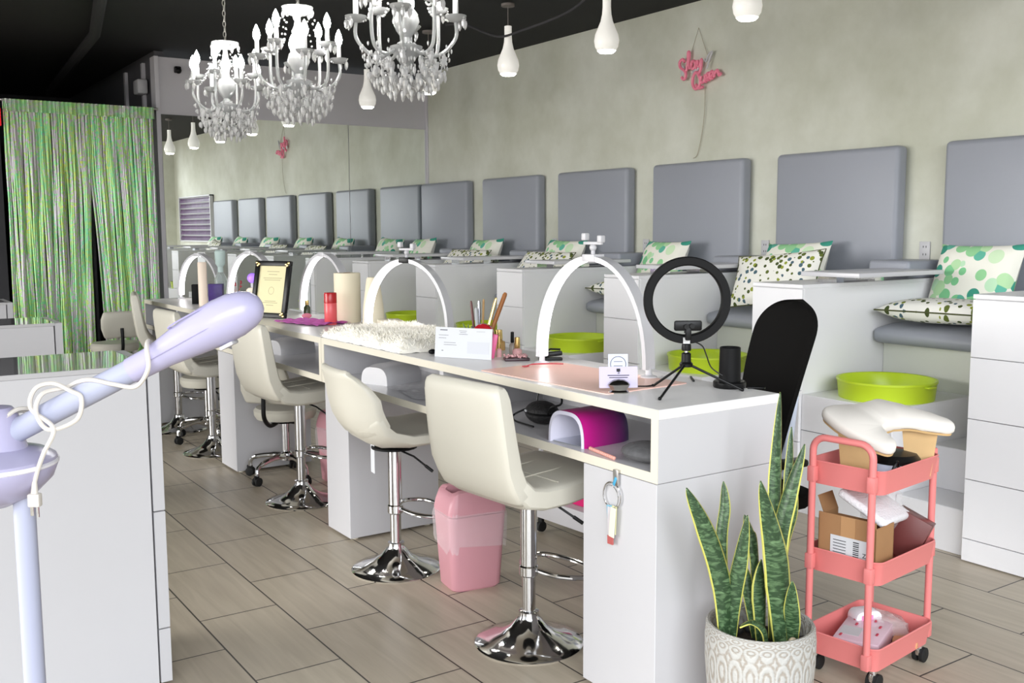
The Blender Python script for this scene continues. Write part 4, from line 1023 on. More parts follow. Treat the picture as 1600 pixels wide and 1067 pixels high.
o = B().ball((0, 0, .016), (.03, .022, .016)).make('pink_puff', mat('dusty_pink_sponge', rgb(206, 120, 140), .8), loc=(2.30, 5.60, DT)); tag(o, 'small dusty pink puff between the certificate and the arch lamp', 'sponge')
vl = thing('violet_lamp', 'small lamp with a violet head beside the framed certificate', 'lamp', (2.45, 6.95, DT))
B().lathe([(0, 0), (.05, 0), (.05, .012), (.045, .10), (.03, .115), (0, .118)], 20).make('base', PAPER, vl)
B().tube([(0, 0, .115), (0, 0, .16)], .012, 8).make('neck', WHITE2, vl)
B().ball((0, 0, .185), (.036, .036, .036)).make('head', mat('violet_glow', rgb(170, 130, 236), .4, emit=rgb(150, 100, 240), estr=.7), vl)
o = B().lathe([(0, 0), (.03, 0), (.0305, .004), (.0305, .30), (.028, .304), (0, .304)], 24).make('cream_roll', mat('cream_wax', rgb(240, 222, 204), .6), loc=(2.12, 7.03, DT)); tag(o, 'slim cream upright roll in front of the purple box', 'roll')
o = B().box(-.05, .05, -.035, .035, 0, .145, bevel=.003).make('purple_box', mat('purple_print', rgb(72, 52, 120), .4, var=.35, vscale=25), loc=(2.235, 7.10, DT), rot=(0, 0, -.5)); tag(o, 'purple patterned box right of the slim cream roll', 'box')
o = B().box(-.03, .03, -.03, .03, 0, .14, bevel=.003).make('black_box', BLACKM, loc=(2.13, 7.22, DT), rot=(0, 0, -.4)); tag(o, 'black box left of the slim cream roll', 'box')
sb = thing('spray_bottle', 'translucent spray bottle standing behind the purple box', 'bottle', (2.33, 7.28, DT))
B().lathe([(0, 0), (.045, 0), (.047, .01), (.046, .17), (.02, .22), (0, .22)], 24).make('bottle', mat('aqua_bottle', rgb(214, 228, 224), .2, trans=.5, alpha=.5), sb)
B().lathe([(0, .22), (.02, .22), (.02, .26), (.035, .28), (.04, .37), (.03, .38), (0, .38)], 16).make('spray_head', mat('aqua_head', rgb(206, 226, 222), .4, alpha=.7), sb)
fl = thing('flower_sprig', 'small sprig of tiny red flowers beside the purple box', 'flowers', (2.37, 7.06, DT))
b = B(); b.lathe([(0, 0), (.016, 0), (.018, .05), (0, .05)], 14); b.make('vase', PKG, fl)
for k in range(7):
    a = k*2.1; B().tube([(0, 0, .04), (.015*math.cos(a), .015*math.sin(a), .09), (.035*math.cos(a), .035*math.sin(a), .12+.012*(k % 4))], .0014, 5).ball((.035*math.cos(a), .035*math.sin(a), .122+.012*(k % 4)), .0075, n=6, m=5).make('flower', mat('dusty_red_flower', rgb(180, 80, 84), .6), fl)

# ------------------------------------------------------------------ things on the shelves
def nail_lamp(label, loc, rz, w, d, h, m, inner):
    t = thing('nail_lamp', label, 'nail lamp', loc, rz, 'nail drying lamps on the desk shelves')
    b = B(); g = []; n = 20
    def prof(off):
        hw = w/2-off; hh = h-off
        return [(hw*math.copysign(abs(math.cos(a))**.62, math.cos(a)), hh*math.sin(a)**.72) for a in [PI*i/n for i in range(n+1)]]
    po, pi_ = prof(0), prof(.012)
    for x, s_ in ((-d/2, .97), (-d/2+.01, 1), (d*.25, 1), (d/2-.02, .93), (d/2, .82)): g.append([(x, y*s_, z*(1 if x < d*.3 else .9)) for y, z in po])
    b.sheet(g); vs = [b.bm.verts.new((d/2, y*.82, z*.9)) for y, z in po]; b.bm.faces.new(vs); b.make('shell', m, t, smooth=50)
    b = B(); g = []
    g.append([(-d/2-.001, y*.97, z) for y, z in po]); g.append([(-d/2-.003, y*.97, z) for y, z in pi_]); g.append([(d/2-.03, y*.85, z*.9) for y, z in pi_]); b.sheet(g)
    b.make('lining', inner, t, smooth=50)
    B().box(-d/2+.004, d/2-.02, -w/2+.02, w/2-.02, .0, .004).make('base_plate', mat('mirror_plate', (.6, .62, .66), .15, .8), t, smooth=0)
nail_lamp('magenta and blue glitter nail drying lamp on the shelf of the nearest desk', (2.08, 2.615, SH), math.radians(4), .185, .215, .112, UVGRAD, mat('white_lining', rgb(222, 220, 236), .35))
nail_lamp('white nail drying lamp on the shelf behind the scooped-back stool', (2.13, 4.19, SH), math.radians(200), .20, .22, .09, WHITE, WHITE2)
nail_lamp('white nail drying lamp on the shelf of the middle desk', (2.17, 5.55, SH), math.radians(190), .20, .22, .09, WHITE, WHITE2)
po = thing('black_pouch', 'black lace-patterned zip pouch with a loose cord on the nearest desk shelf', 'pouch', (2.12, 2.95, SH), math.radians(-20))
b = B(); b.ball((0, 0, .042), (.062, .085, .042), n=24, m=14); b.make('pouch_body', mat('black_lace', rgb(34, 33, 34), .55, var=.6, vscale=60, bump=.6, bscale=90), po)
b = B(); b.tube([(.062*math.cos(a), .086*math.sin(a), .045) for a in [2*PI*k/30 for k in range(30)]], .004, 5, closed=True); b.make('zip', BLACK, po)
B().box(-.064, -.06, -.008, .01, .044, .054).make('tag', WPAPER, po, smooth=0)
b = B(); b.tube(spline([(-.02, .08, .05), (-.08, .10, .02), (-.09, .06, .006), (-.075, -.02, .006), (-.06, -.10, .01)], 8), .0035, 6); b.tube(spline([(-.01, .03, .08), (0, .035, .12), (.02, .02, .158)], 6), .0035, 6); b.tube(spline([(.03, -.12, .155), (.03, -.15, .10), (.0, -.12, .08), (.0, -.08, .05)], 6), .004, 6); b.make('cord', BLACK, po)
o = B().ball((0, 0, .03), (.085, .10, .03), n=20, m=10).make('grey_pouch', mat('charcoal_fabric', rgb(92, 92, 94), .8, var=.3, vscale=40, bump=.3), loc=(2.04, 2.265, SH)); tag(o, 'charcoal fabric pouch at the near end of the desk shelf', 'pouch')
b = B()
for k in range(14): b.ball((-.03+.002*k, -.04+.0115*k, .006), .0065, n=8, m=5)
o = b.make('bead_strap', mat('rose_beads', rgb(222, 160, 146), .4), loc=(1.99, 2.385, SH)); tag(o, 'short strap of rose beads beside the charcoal pouch', 'strap')
for i, (x, y, a) in enumerate(((2.10, 3.92, .3), (2.06, 3.74, -.2), (2.12, 3.62, .1))):
    b = B(); g = []
    for p in range(9):
        g.append([(-.07+.14*q/8, -.10+.20*p/8, .003+.010*abs(math.sin(p*1.3+q*.8+i))*(.3+.7*p/8)) for q in range(9)])
    b.sheet(g); o = b.make('plastic_sleeve', mat('milky_film', rgb(224, 224, 228), .2, alpha=.75), loc=(x, y, SH), rot=(0, 0, a))
    tag(o, ['crinkled clear sleeve at the back of the pile left of the black clamp', 'crinkled clear sleeve in the middle of the pile left of the black clamp', 'crinkled clear sleeve nearest the black clamp on the shelf'][i], 'sleeve')
cp = thing('black_pliers', 'black handled nippers on the shelf left of the square-backed stool', 'nippers', (2.02, 3.55, SH), math.radians(60))
b = B(); b.tube([(-.09, 0, .006), (-.02, .002, .008)], [.0015, .004], 6); b.make('blades', STEEL, cp)
b = B(); b.tube(spline([(-.02, .002, .008), (.02, .015, .01), (.07, .012, .01)], 6), .006, 8).tube(spline([(-.02, -.002, .008), (.02, -.015, .01), (.07, -.012, .01)], 6), .006, 8).ball((-.01, 0, .01), .011); b.make('handles', BLACK, cp)

# keys hanging from the near pedestal
ky = thing('key_ring', 'steel key ring with clear and coloured tags hanging on the near desk pedestal', 'key ring', (DX0-.008, 2.325, .66))
b = B(); b.tube([(0, .0415*math.cos(a), .0415*math.sin(a)) for a in [2*PI*k/36 for k in range(36)]], .0025, 6, closed=True); b.tube([(-.003, .036*math.cos(a)+.003, .036*math.sin(a)-.004) for a in [2*PI*k/30 for k in range(30)]], .0012, 5, closed=True); b.make('ring', CHROME, ky)
B().box(-.004, .005, -.03, -.008, .036, .085, bevel=.001).make('hook', STEEL, ky)
B().box(-.005, -.001, .0, .012, .036, .066, bevel=.002, M=R(.45, 'X')).make('blue_tab', mat('sky_blue_tab', rgb(70, 160, 200), .5), ky)
for nm, y, rx, z0, z1, m in (('blue_tag', .012, -.12, -.125, -.03, mat('blue_print_film', rgb(130, 182, 204), .3, var=.12, vscale=40)), ('clear_tag', .0, -.03, -.15, -.035, mat('grey_film', rgb(206, 200, 204), .25, var=.15, vscale=40)), ('yellow_tag', -.014, .05, -.12, -.03, mat('pale_yellow_card', rgb(226, 222, 176), .5)), ('white_tag', -.024, .09, -.125, -.03, mat('ivory_card', rgb(226, 224, 206), .5))):
    xo = {'blue_tag': 0, 'clear_tag': -.004, 'yellow_tag': .003, 'white_tag': -.008}[nm]; B().box(-.006+xo, -.003+xo, y-.012, y+.012, z0, z1, bevel=.0008, M=R(rx, 'X')).make(nm, m, ky, smooth=0)
B().box(-.0115, -.0065, -.0122, .0122, -.152, -.125, M=R(-.03, 'X')).make('red_tag', mat('dull_red_film', rgb(180, 92, 90), .4), ky, smooth=0)

# ------------------------------------------------------------------ bins and cart under the desks
def bin_(label, loc, rz):
    t = thing('waste_bin', label, 'bin', loc, rz, 'pink waste bins')
    rings = [(.0, .20, .145), (.012, .222, .165), (.32, .255, .205)]
    b = B(); pr_ = None; g = []
    for z, w_, d_ in rings: g.append([(x, y, z) for x, y in (lambda q: q+[q[0]])(rrect(w_, d_, .035))])
    b.sheet(g); b.bm.faces.new([b.bm.verts.new((x, y, 0)) for x, y in rrect(.20, .145, .03)]); b.make('tub', PINKPL, t, smooth=50)
    # lid: rises to a saddle with a scooped opening
    b = B(); g = []
    base = rrect(.258, .208, .036, 8); top = rrect(.225, .175, .03, 8); hole = rrect(.185, .10, .02, 8)
    def zl(x): return .385+.055*(1-(x/.13)**2)
    g.append([(x, y, .322) for x, y in base+base[:1]]); g.append([(x, y, .335) for x, y in base+base[:1]])
    g.append([(x, y, zl(x)-.03) for x, y in [(x*.96, y*.96) for x, y in base+base[:1]]])
    g.append([(x, y, zl(x)) for x, y in top+top[:1]]); g.append([(x, y, zl(x)-.004) for x, y in hole+hole[:1]]); g.append([(x, y, zl(x)-.07) for x, y in hole+hole[:1]])
    b.sheet(g); b.make('lid', PINKPL, t, smooth=50)
    b = B(); rnd = random.Random(4); g = []
    for z, k in ((.335, 1.0), (.31, 1.06), (.27, 1.05), (.22, 1.04), (.185, 1.035)):
        g.append([(x*k*(1+rnd.uniform(0, .035)), y*k*(1+rnd.uniform(0, .04)), z+(rnd.uniform(-.025, .025) if z < .2 else rnd.uniform(-.006, .006))) for x, y in rrect(.25, .205, .036, 9)])
        g[-1].append(g[-1][0])
    b.sheet(g); b.make('bin_liner', mat('clear_bin_liner', (.97, .93, .96), .14, alpha=.2, var=0, bump=.7, bscale=34), t, smooth=60)
bin_('pink waste bin with a clear liner beside the nearest bar stool', (2.115, 3.46, 0), math.radians(-8))
bin_('pink waste bin half hidden under the middle desk', (2.42, 5.40, 0), math.radians(6))
ca = thing('supply_cart', 'low white cart with a magenta tray seen under the nearest desk', 'cart', (2.95, 3.62, 0), math.radians(4))
B().box(-.17, .17, -.30, .30, .075, .175, bevel=.008).make('lower_tray', WHITE2, ca)
for sx in (-.15, .15):
    for sy in (-.27, .27):
        lg = B().tube([(sx, sy, .17), (sx, sy, .72)], .012, 8).make('post', WHITE2, ca)
        B().lathe([(0, -.012), (.025, -.012), (.028, 0), (.025, .012), (0, .012)], 16, T(sx, sy, .029) @ R(PI/2, 'X')).box(-.008, .008, -.014, .014, .04, .075, M=T(sx, sy, 0)).make('caster', RUBBER, lg)
B().box(-.17, .17, -.30, .30, .70, .76, bevel=.008).make('upper_tray', WHITE2, ca)
o = B().box(-.10, .10, -.15, .15, 0, .075, bevel=.006).make('magenta_basket', mat('magenta_plastic', rgb(214, 30, 110), .35), loc=(2.93, 3.66, .176), rot=(0, 0, .07)); tag(o, 'magenta basket on the low white cart under the desk', 'basket')
b = B(); b.ball((0, 0, .075), (.10, .12, .08), n=20, m=12)
for v in b.bm.verts: v.co *= 1+.12*math.sin(v.co.x*60+v.co.y*43)*math.cos(v.co.z*50)
o = b.make('plastic_bag', mat('grey_bag_film', rgb(206, 200, 204), .2, alpha=.8, bump=.5, bscale=30), loc=(2.95, 3.56, .245)); tag(o, 'crumpled clear plastic bag on the magenta basket', 'bag')

# ------------------------------------------------------------------ black office chair behind the desk
oc = thing('office_chair', 'black-backed office chair with a white frame behind the near end of the desk', 'office chair', (2.78, 2.66, 0), math.radians(172))
b = B(); g = []
def back_pt(u, v):   # v up 0..1, u across -1..1
    hw = .115+.052*math.sin(min(1, v*1.2)*PI*.5)
    if v > .78: hw *= max(.0, 1-((v-.78)/.22)**2.2)**.5
    z = .60+.60*v; x = -.18-.16*v-.05*math.sin(v*PI)*-.4
    return Vector((x+.035*u*u, hw*u, z))
for i in range(31): g.append([back_pt(-1+2*j/16, min(.9999, 1-(1-i/30)**1.9)) for j in range(17)])
b.sheet(g)
g2 = [[p+Vector((-.022, 0, 0)) for p in row] for row in g]; b.sheet(g2)
rim = [g[0], g2[0]]; b.sheet(rim)
b.sheet([[r[0] for r in g], [r[0] for r in g2]]); b.sheet([[r[-1] for r in g], [r[-1] for r in g2]]); b.sheet([g[-1], g2[-1]])
bmesh.ops.remove_doubles(b.bm, verts=b.bm.verts, dist=1e-5); b.make('backrest', mat('black_mesh_fabric', rgb(15, 14, 13), .85, spec=.15, var=.2, vscale=200), oc)
B().sweep([(.24, .46), (.20, .465), (.0, .455), (-.20, .46), (-.24, .465)], [.40, .46, .48, .46, .42], .075, n=28, p=.4).make('seat', mat('black_mesh_fabric', rgb(24, 23, 22), .85), oc)
WF = mat('white_frame_plastic', rgb(214, 222, 238), .35)
B().tube(spline([(-.05, 0, .40), (-.20, 0, .39), (-.29, 0, .45), (-.30, 0, .62), (-.325, 0, .82)], 6), .024, 10).make('back_bracket', WF, oc)
B().tube([(0, 0, .12), (0, 0, .42)], .028, 14).make('gas_column', STEEL, oc)
for k in range(5):
    a = 2*PI*k/5+.62; ca_, sa_ = math.cos(a), math.sin(a)
    lg = B().tube(spline([(0, 0, .13), (.14*ca_, .14*sa_, .125), (.26*ca_, .26*sa_, .10), (.285*ca_, .285*sa_, .066)], 6), [.028]*6+[.024]*6+[.018]*7, 10).make('leg', WF, oc)
    c = B()
    for off in (-.014, .014): c.lathe([(0, -.010), (.024, -.010), (.031, -.007), (.031, .007), (.024, .010), (0, .010)], 18, T(.285*ca_-off*sa_, .285*sa_+off*ca_, .032) @ R(a) @ R(PI/2, 'X'))
    c.box(-.016, .02, -.008, .008, .03, .066, M=T(.285*ca_, .285*sa_, 0) @ R(a)); c.make('caster', RUBBER, lg)
for sy in (-1, 1): B().tube(spline([(.02, sy*.20, .43), (.02, sy*.27, .46), (.0, sy*.275, .56), (-.02, sy*.275, .62)], 5), .016, 8).box(-.14, .10, -.03+sy*.275, .03+sy*.275, .615, .645, bevel=.012).make('armrest', BLACK, oc)

# ------------------------------------------------------------------ snake plant
pt_ = thing('snake_plant', 'potted snake plant with yellow-edged leaves in front of the desk end', 'plant', (2.14, 1.90, 0))
B().lathe([(0, .0), (.105, .0), (.125, .02), (.146, .12), (.156, .24), (.157, .31), (.155, .33), (.154, .345), (.150, .352), (.142, .350), (.139, .335), (.138, .27), (0, .27)], 64, uv=True).make('pot', POT, pt_)
B().lathe([(0, .29), (.08, .292), (.137, .285)], 32).make('soil', mat('dark_soil', rgb(44, 36, 30), .9, var=.5, vscale=60, bump=1, bscale=70), pt_)
RX, FX = Vector((.829, -.559, 0)), Vector((.559, .829, 0))
LV = [ # (points along the view plane (s, z)), max width, depth offset, twist
 ([(-.104, .282), (-.119, .475), (-.171, .64), (-.231, .763)], .060, -.04, .25), ([(-.089, .30), (-.109, .557), (-.099, .675), (-.100, .748)], .034, .04, -.5), ([(-.089, .282), (-.087, .424), (-.072, .541), (-.055, .68)], .046, -.03, -.4),
 ([(.055, .28), (.041, .457), (.022, .59), (-.030, .786)], .074, -.05, .15), ([(.042, .29), (.043, .674), (.046, .803), (.053, 1.012)], .042, .03, .3), ([(.042, .29), (.044, .562), (.071, .721), (.114, .871)], .052, .0, -.75),
 ([(.067, .28), (.065, .524), (.097, .655), (.106, .786)], .056, .05, .1), ([(-.006, .281), (-.029, .423), (-.040, .48), (-.052, .52)], .034, .03, -.2), ([(.008, .29), (-.012, .556), (-.022, .60), (-.034, .643)], .030, .05, .2),
 ([(.011, .28), (0, .345), (-.038, .378), (-.082, .372)], .036, -.06, 1.1), ([(.005, .285), (.002, .41), (0, .47), (-.002, .535)], .056, .0, .6), ([(.051, .30), (.087, .674), (.098, .78), (.106, .898)], .028, .07, .2),
 ([(.085, .28), (.078, .36), (.07, .42), (.066, .50)], .044, -.05, -.3)]
for pts, wmax, off, tw in LV:
    sp3 = spline([RX*s_+FX*(off*(.7+.3*i)) + Vector((0, 0, z)) for i, (s_, z) in enumerate(pts)], 10); n_ = len(sp3)-1; g = []
    for i, p in enumerate(sp3):
        t_ = i/n_; wd = wmax*(.5+.5*min(1, t_/.35))*(1 if t_ < .55 else max(.02, 1-((t_-.55)/.45)**1.9)); a = tw+.5*(t_-.5)*tw
        side = RX*math.cos(a)+FX*math.sin(a); nrm = FX*math.cos(a)-RX*math.sin(a)
        g.append([p+side*(wd/2*u)+nrm*(.22*wd*u*u) for u in (-1, -.78, -.4, 0, .4, .78, 1)])
    b = B(); b.sheet(g); o = b.make('leaf', SNAKE, pt_, smooth=80)
    so = o.modifiers.new('thick', 'SOLIDIFY'); so.thickness = .004; so.offset = 0
for s_, d_, r_, m in ((-.015, -.075, (.032, .022, .02), mat('cream_pebble', rgb(214, 196, 170), .5, var=.1, vscale=20)), (.082, -.045, (.018, .014, .024), mat('cream_pebble', rgb(214, 196, 170), .5)), (.112, -.02, (.026, .02, .016), mat('black_pebble', rgb(40, 40, 42), .5)), (.035, -.095, (.022, .016, .014), mat('brown_pebble', rgb(110, 80, 56), .6)), (-.06, .06, (.03, .022, .016), mat('black_pebble', rgb(40, 40, 42), .5)), (0, .08, (.03, .024, .016), mat('black_pebble', rgb(40, 40, 42), .5))):
    B().ball(RX*s_+FX*d_+Vector((0, 0, .298)), r_).make('pebble', m, pt_)

# ------------------------------------------------------------------ coral trolley and its load
TC = (2.815, 2.025); TA = math.radians(7.6)
tl = thing('trolley', 'coral three-tier metal trolley on casters beside the snake plant', 'trolley', (TC[0], TC[1], 0), TA)
def tray(z0, z1, nm):
    b = B(); o_ = rrect(.385, .270, .03, 6); i_ = rrect(.378, .263, .028, 6); bo = rrect(.365, .25, .028, 6); bi = rrect(.36, .245, .027, 6); g = []
    cl_ = lambda q: q+q[:1]
    g.append([(x, y, z0+.004) for x, y in cl_(bi)]); g.append([(x, y, z1-.001) for x, y in cl_(i_)]); g.append([(x, y, z1) for x, y in cl_(o_)])
    g.append([(x*1.012, y*1.016, z1-.003) for x, y in cl_(o_)]); g.append([(x, y, z1-.008) for x, y in cl_(o_)]); g.append([(x, y, z0) for x, y in cl_(bo)])
    b.sheet(g); b.prism(bi, z0, z0+.0045); b.make(nm, CORAL, tl, smooth=40)
tray(.068, .148, 'tray'); tray(.352, .432, 'tray'); tray(.645, .725, 'tray')
for sx in (-1, 1):
    x = sx*.203
    zt_ = .80 if sx < 0 else .735
    if sx < 0: pth = [(x, -.105, .085), (x, -.105, .76)]+[(x, -.105+.045*(1-math.cos(a)), .76+.045*math.sin(a)) for a in [PI/2*k/6 for k in range(1, 7)]]+[(x, .105-.045*(1-math.cos(a)), .76+.045*math.sin(a)) for a in [PI/2*(6-k)/6 for k in range(0, 7)]]+[(x, .105, .085)]; B().tube(pth, .0115, 12).make('post_and_handle', CORAL, tl)
    else:
        for y in (-.105, .105): B().tube([(x, y, .085), (x, y, zt_), (x, y, zt_+.004)], [.0115, .0115, .008], 12).make('post', CORAL, tl)
    for y in (-.105, .105):
        for z in (.068, .352, .645): B().box(x-.0135, x+.0135, y-.0135, y+.0135, z+.010, z+.062, bevel=.004).make('post_clip', CORAL, tl)
for sx in (-.155, .155):
    for sy in (-.105, .105):
        c = B()
        for off in (-.012, .012): c.lathe([(0, -.009), (.019, -.009), (.0255, -.006), (.0255, .006), (.019, .009), (0, .009)], 18, T(sx+.008, sy+off, .026) @ R(PI/2, 'X'))
        w_ = c.make('caster', RUBBER, tl); B().lathe([(0, .05), (.012, .05), (.012, .072), (0, .072)], 12, T(sx, sy, 0)).box(-.016, .02, -.008, .008, .026, .056, bevel=.004, M=T(sx, sy, 0)).make('fork', CHROME, w_)
MT = T(TC[0], TC[1], 0) @ R(TA)
def onT(o, x, y, z, rz=0, rx=0, ry=0):
    o.matrix_world = MT @ T(x, y, z) @ R(rz) @ R(rx, 'X') @ R(ry, 'Y'); return o
# hand rest: a padded boomerang on two pale wooden feet
hr = thing('hand_rest', 'white padded boomerang-shaped hand rest with pale wood legs on top of the coral trolley', 'hand rest')
onT(hr, 0, 0, 0)
SV = Vector((.748, -.664, 0)); EV = Vector((.664*math.cos(.35), .748*math.cos(.35), math.sin(.35))); NV_ = SV.cross(EV).normalized(); OV = Vector((-.02, -.085, .795))
OUT = [(-.204, .139), (-.173, .176), (-.087, .185), (-.033, .206), (.011, .218), (.087, .172), (.163, .113), (.202, .071), (.195, .034), (.141, .038), (.065, .063), (0, .055), (-.037, .025), (-.033, -.008), (-.024, -.055), (-.043, -.088), (-.076, -.084), (-.13, -.025), (-.184, .063)]
OUT = [(p.x, p.y) for p in spline([(x, y, 0) for x, y in OUT], 4, True)]
cen = [(-.16, .11), (-.10, .09), (-.06, .05), (-.05, -.03), (0, .13), (.08, .11), (.15, .07)]
def shrink(k_):
    o_ = []
    for x, y in OUT:
        c_ = min(cen, key=lambda c: (c[0]-x)**2+(c[1]-y)**2); dx, dy = x-c_[0], y-c_[1]; L_ = math.hypot(dx, dy); f_ = max(0, L_-k_)/L_
        o_.append((c_[0]+dx*f_, c_[1]+dy*f_))
    return o_
def P3(x, y, h): return OV+SV*x+EV*y+NV_*h
b = B(); g = []
for k_, h in ((.004, 0), (0, .006), (0, .020), (.004, .028), (.012, .034)):
    g.append([P3(x, y, h) for x, y in shrink(k_)+shrink(k_)[:1]])
b.sheet(g)
top = [b.bm.verts.new(P3(x, y, .034+.0)) for x, y in shrink(.012)]; ff = b.bm.faces.new(top); bmesh.ops.triangulate(b.bm, faces=[ff])
bot = [b.bm.verts.new(P3(x, y, 0)) for x, y in shrink(.004)]; ff = b.bm.faces.new(bot); bmesh.ops.triangulate(b.bm, faces=[ff])
bmesh.ops.remove_doubles(b.bm, verts=b.bm.verts, dist=1e-5)
b.make('pad', mat('white_leatherette', rgb(236, 230, 222), .45, var=.01), hr, smooth=60)
b = B(); g = [[P3(x, y, h) for x, y in shrink(.006)+shrink(.006)[:1]] for h in (-.009, 0)]; b.sheet(g)
bot = [b.bm.verts.new(P3(x, y, -.009)) for x, y in shrink(.006)]; ff = b.bm.faces.new(bot); bmesh.ops.triangulate(b.bm, faces=[ff]); b.make('base_board', WOOD, hr, smooth=0)
for (xa, ya), (xb, yb) in (((-.165, .06), (-.085, -.045)), ((.06, .12), (.165, .075))):
    p_, q_ = P3(xa, ya, -.009), P3(xb, yb, -.009); d_ = (q_-p_); d_.z = 0; d_.normalize(); w_ = Vector((-d_.y, d_.x, 0))*.011
    vs = []
    for pt, zz_ in ((p_, p_.z), (q_, q_.z), (q_-d_*.018, .655), (p_+d_*.018, .655)): vs.append(Vector((pt.x, pt.y, zz_)))
    b = B(); g = [[v-w_ for v in vs]+[vs[0]-w_], [v+w_ for v in vs]+[vs[0]+w_]]; b.sheet(g)
    b.bm.faces.new([b.bm.verts.new(v-w_) for v in vs]); b.bm.faces.new([b.bm.verts.new(v+w_) for v in vs]); bmesh.ops.remove_doubles(b.bm, verts=b.bm.verts, dist=1e-5); b.make('leg', WOOD, hr, smooth=0)
dv = thing('wax_warmer', 'round white warmer with a black lid under the hand rest on the trolley', 'warmer'); onT(dv, .075, -.03, .65)
B().lathe([(0, 0), (.07, 0), (.088, .012), (.093, .03), (.088, .05), (.075, .056), (0, .056)], 36).make('base', mat('pale_blue_white_plastic', rgb(214, 222, 244), .3), dv)
B().lathe([(.083, .05), (.083, .064), (.07, .080), (.03, .088), (0, .089)], 36).make('lid', BLACK, dv)
B().tube(spline([(-.05, -.06, .01), (-.03, -.08, .03), (.02, -.085, .02), (.06, -.07, .045)], 6), .0035, 6).make('cord', BLACK, dv)
kn = B(); kn.tube(spline([(-.02, -.03, .02), (.01, -.035, .05), (.03, -.03, .03), (.01, -.02, .01), (-.02, -.03, .04), (0, -.035, .07), (.015, -.03, .05)], 6), .005, 6)
o = onT(tag(kn.make('black_cable', BLACK), 'black cable bundle under the front end of the hand rest', 'cable'), -.03, -.06, .655)
rnd = random.Random(9)
for i, (x, y, c, lb) in enumerate(((-.115, -.03, (226, 222, 226), 'crumpled white sachet at the handle end of the trolley top tray'), (-.11, .06, (214, 206, 226), 'crumpled lilac sachet at the back left of the trolley top tray'), (-.05, -.06, (218, 216, 212), 'pale sachet beside the black cable on the trolley top tray'))):
    b = B(); g = []
    for p in range(9): g.append([(-.05+.1*q/8+rnd.uniform(-.003, .003), -.045+.09*p/8, .012+rnd.uniform(0, .022)) for q in range(9)])
    b.sheet(g); onT(tag(b.make('sachet', mat('sachet_%d' % i, rgb(*c), .3, var=.25, vscale=50)), lb, 'sachet'), x, y, .65, .4*i)
# middle tray: carton, mailer bag, maroon box
cb = thing('cardboard_box', 'open brown cardboard box with a shipping label on the middle tray of the trolley', 'box'); onT(cb, -.09, -.005, .357, .02)
b = B(); b.box(-.085, .035, -.10, -.097, 0, .175).box(-.085, .035, .097, .10, 0, .185).box(-.085, -.082, -.10, .10, 0, .195).box(.032, .035, -.10, .10, 0, .165).box(-.085, .035, -.10, .10, 0, .003); b.make('carton', CARD, cb, smooth=0)
b = B(); b.box(-.0862, -.085, -.03, .02, .10, .195); b.make('packing_tape', mat('tan_tape', rgb(180, 138, 96), .25), cb, smooth=0)
B().box(-.0868, -.0862, -.085, .055, .06, .128).make('shipping_label', WPAPER, cb, smooth=0)
b = B()
for k in range(8): b.box(-.0874, -.0868, -.045, -.025, .070+k*.0065, .0725+k*.0065+(.001 if k % 2 else 0))
for k in range(5): b.box(-.0874, -.0868, -.0, .045, .072+k*.010, .0742+k*.010)
b.text('Z', .02, T(-.0871, -.064, .08) @ R(-PI/2) @ R(PI/2, 'X'), .0004)
b.make('printing', INKD, cb, smooth=0)
B().box(-.055, .035, -.003, 0, 0, .06, M=T(0, .10, .183) @ R(-.4, 'X')).make('flap', CARD, cb, smooth=0)
def lump(w, d, h, seed, n=14):
    r_ = random.Random(seed); b = B(); b.ball((0, 0, h/2), (w/2, d/2, h/2), n=n, m=8)
    for v in b.bm.verts: v.co += Vector((r_.uniform(-1, 1), r_.uniform(-1, 1), r_.uniform(-.6, 1)))*.012
    return b
o = B().box(-.13, .13, -.09, .09, 0, .03, bevel=.012, seg=3).make('mailer_bag', mat('white_bubble_mailer', rgb(236, 236, 240), .35, bump=.5, bscale=120)); onT(tag(o, 'white padded mailer bag tilted on top of the cardboard box', 'bag'), .0, .0, .548, .1, .5, .12)
o = lump(.17, .14, .17, 3).make('clear_bag', mat('clear_poly', (.93, .94, .96), .1, alpha=.2, var=0, bump=.7, bscale=24)); onT(tag(o, 'crumpled clear plastic bag right of the mailer on the middle tray', 'bag'), .10, .02, .43)
o = B().box(-.035, .035, -.06, .06, 0, .15, bevel=.002).make('maroon_box', mat('maroon_carton', rgb(104, 52, 50), .35, var=.1)); onT(tag(o, 'tilted maroon box at the right end of the middle tray', 'box'), .115, -.03, .375, .25, .42, .1)
# bottom tray
c1 = thing('plastic_case', 'flat translucent pink case with red bows on the bottom tray of the trolley', 'case'); onT(c1, -.03, -.0, .0735, .28)
B().box(-.115, .115, -.075, .075, 0, .062, bevel=.006).make('case', mat('pink_translucent_case', rgb(236, 206, 220), .25, alpha=.92), c1)
B().box(-.075, .0, .0, .065, .0622, .0628).make('paper_label', WPAPER, c1, smooth=0)
for x, y in ((.03, .03), (.075, .045), (.04, -.045), (.09, -.02), (-.03, -.05), (-.09, -.03), (-.085, .055)): B().ball((x-.006, y, .063), (.007, .005, .0015), n=8, m=4).ball((x+.006, y, .063), (.007, .005, .0015), n=8, m=4).make('bow_print', mat('red_bow', rgb(196, 60, 84), .5), c1)
o = B().prism(rrect(.10, .085, .025), -.03, .03, R(PI/2, 'X'), bevel=.006).make('wipe_pack', mat('white_pack', rgb(238, 234, 240), .35)); onT(tag(o, 'small white and pink pack standing behind the translucent case', 'pack'), .075, .055, .12, -.5)
o = B().box(-.03, .012, -.0335, -.030, -.03, .03).make('pack_label', mat('pink_label', rgb(240, 140, 190), .4)); o.parent = bpy.data.objects['wipe_pack']
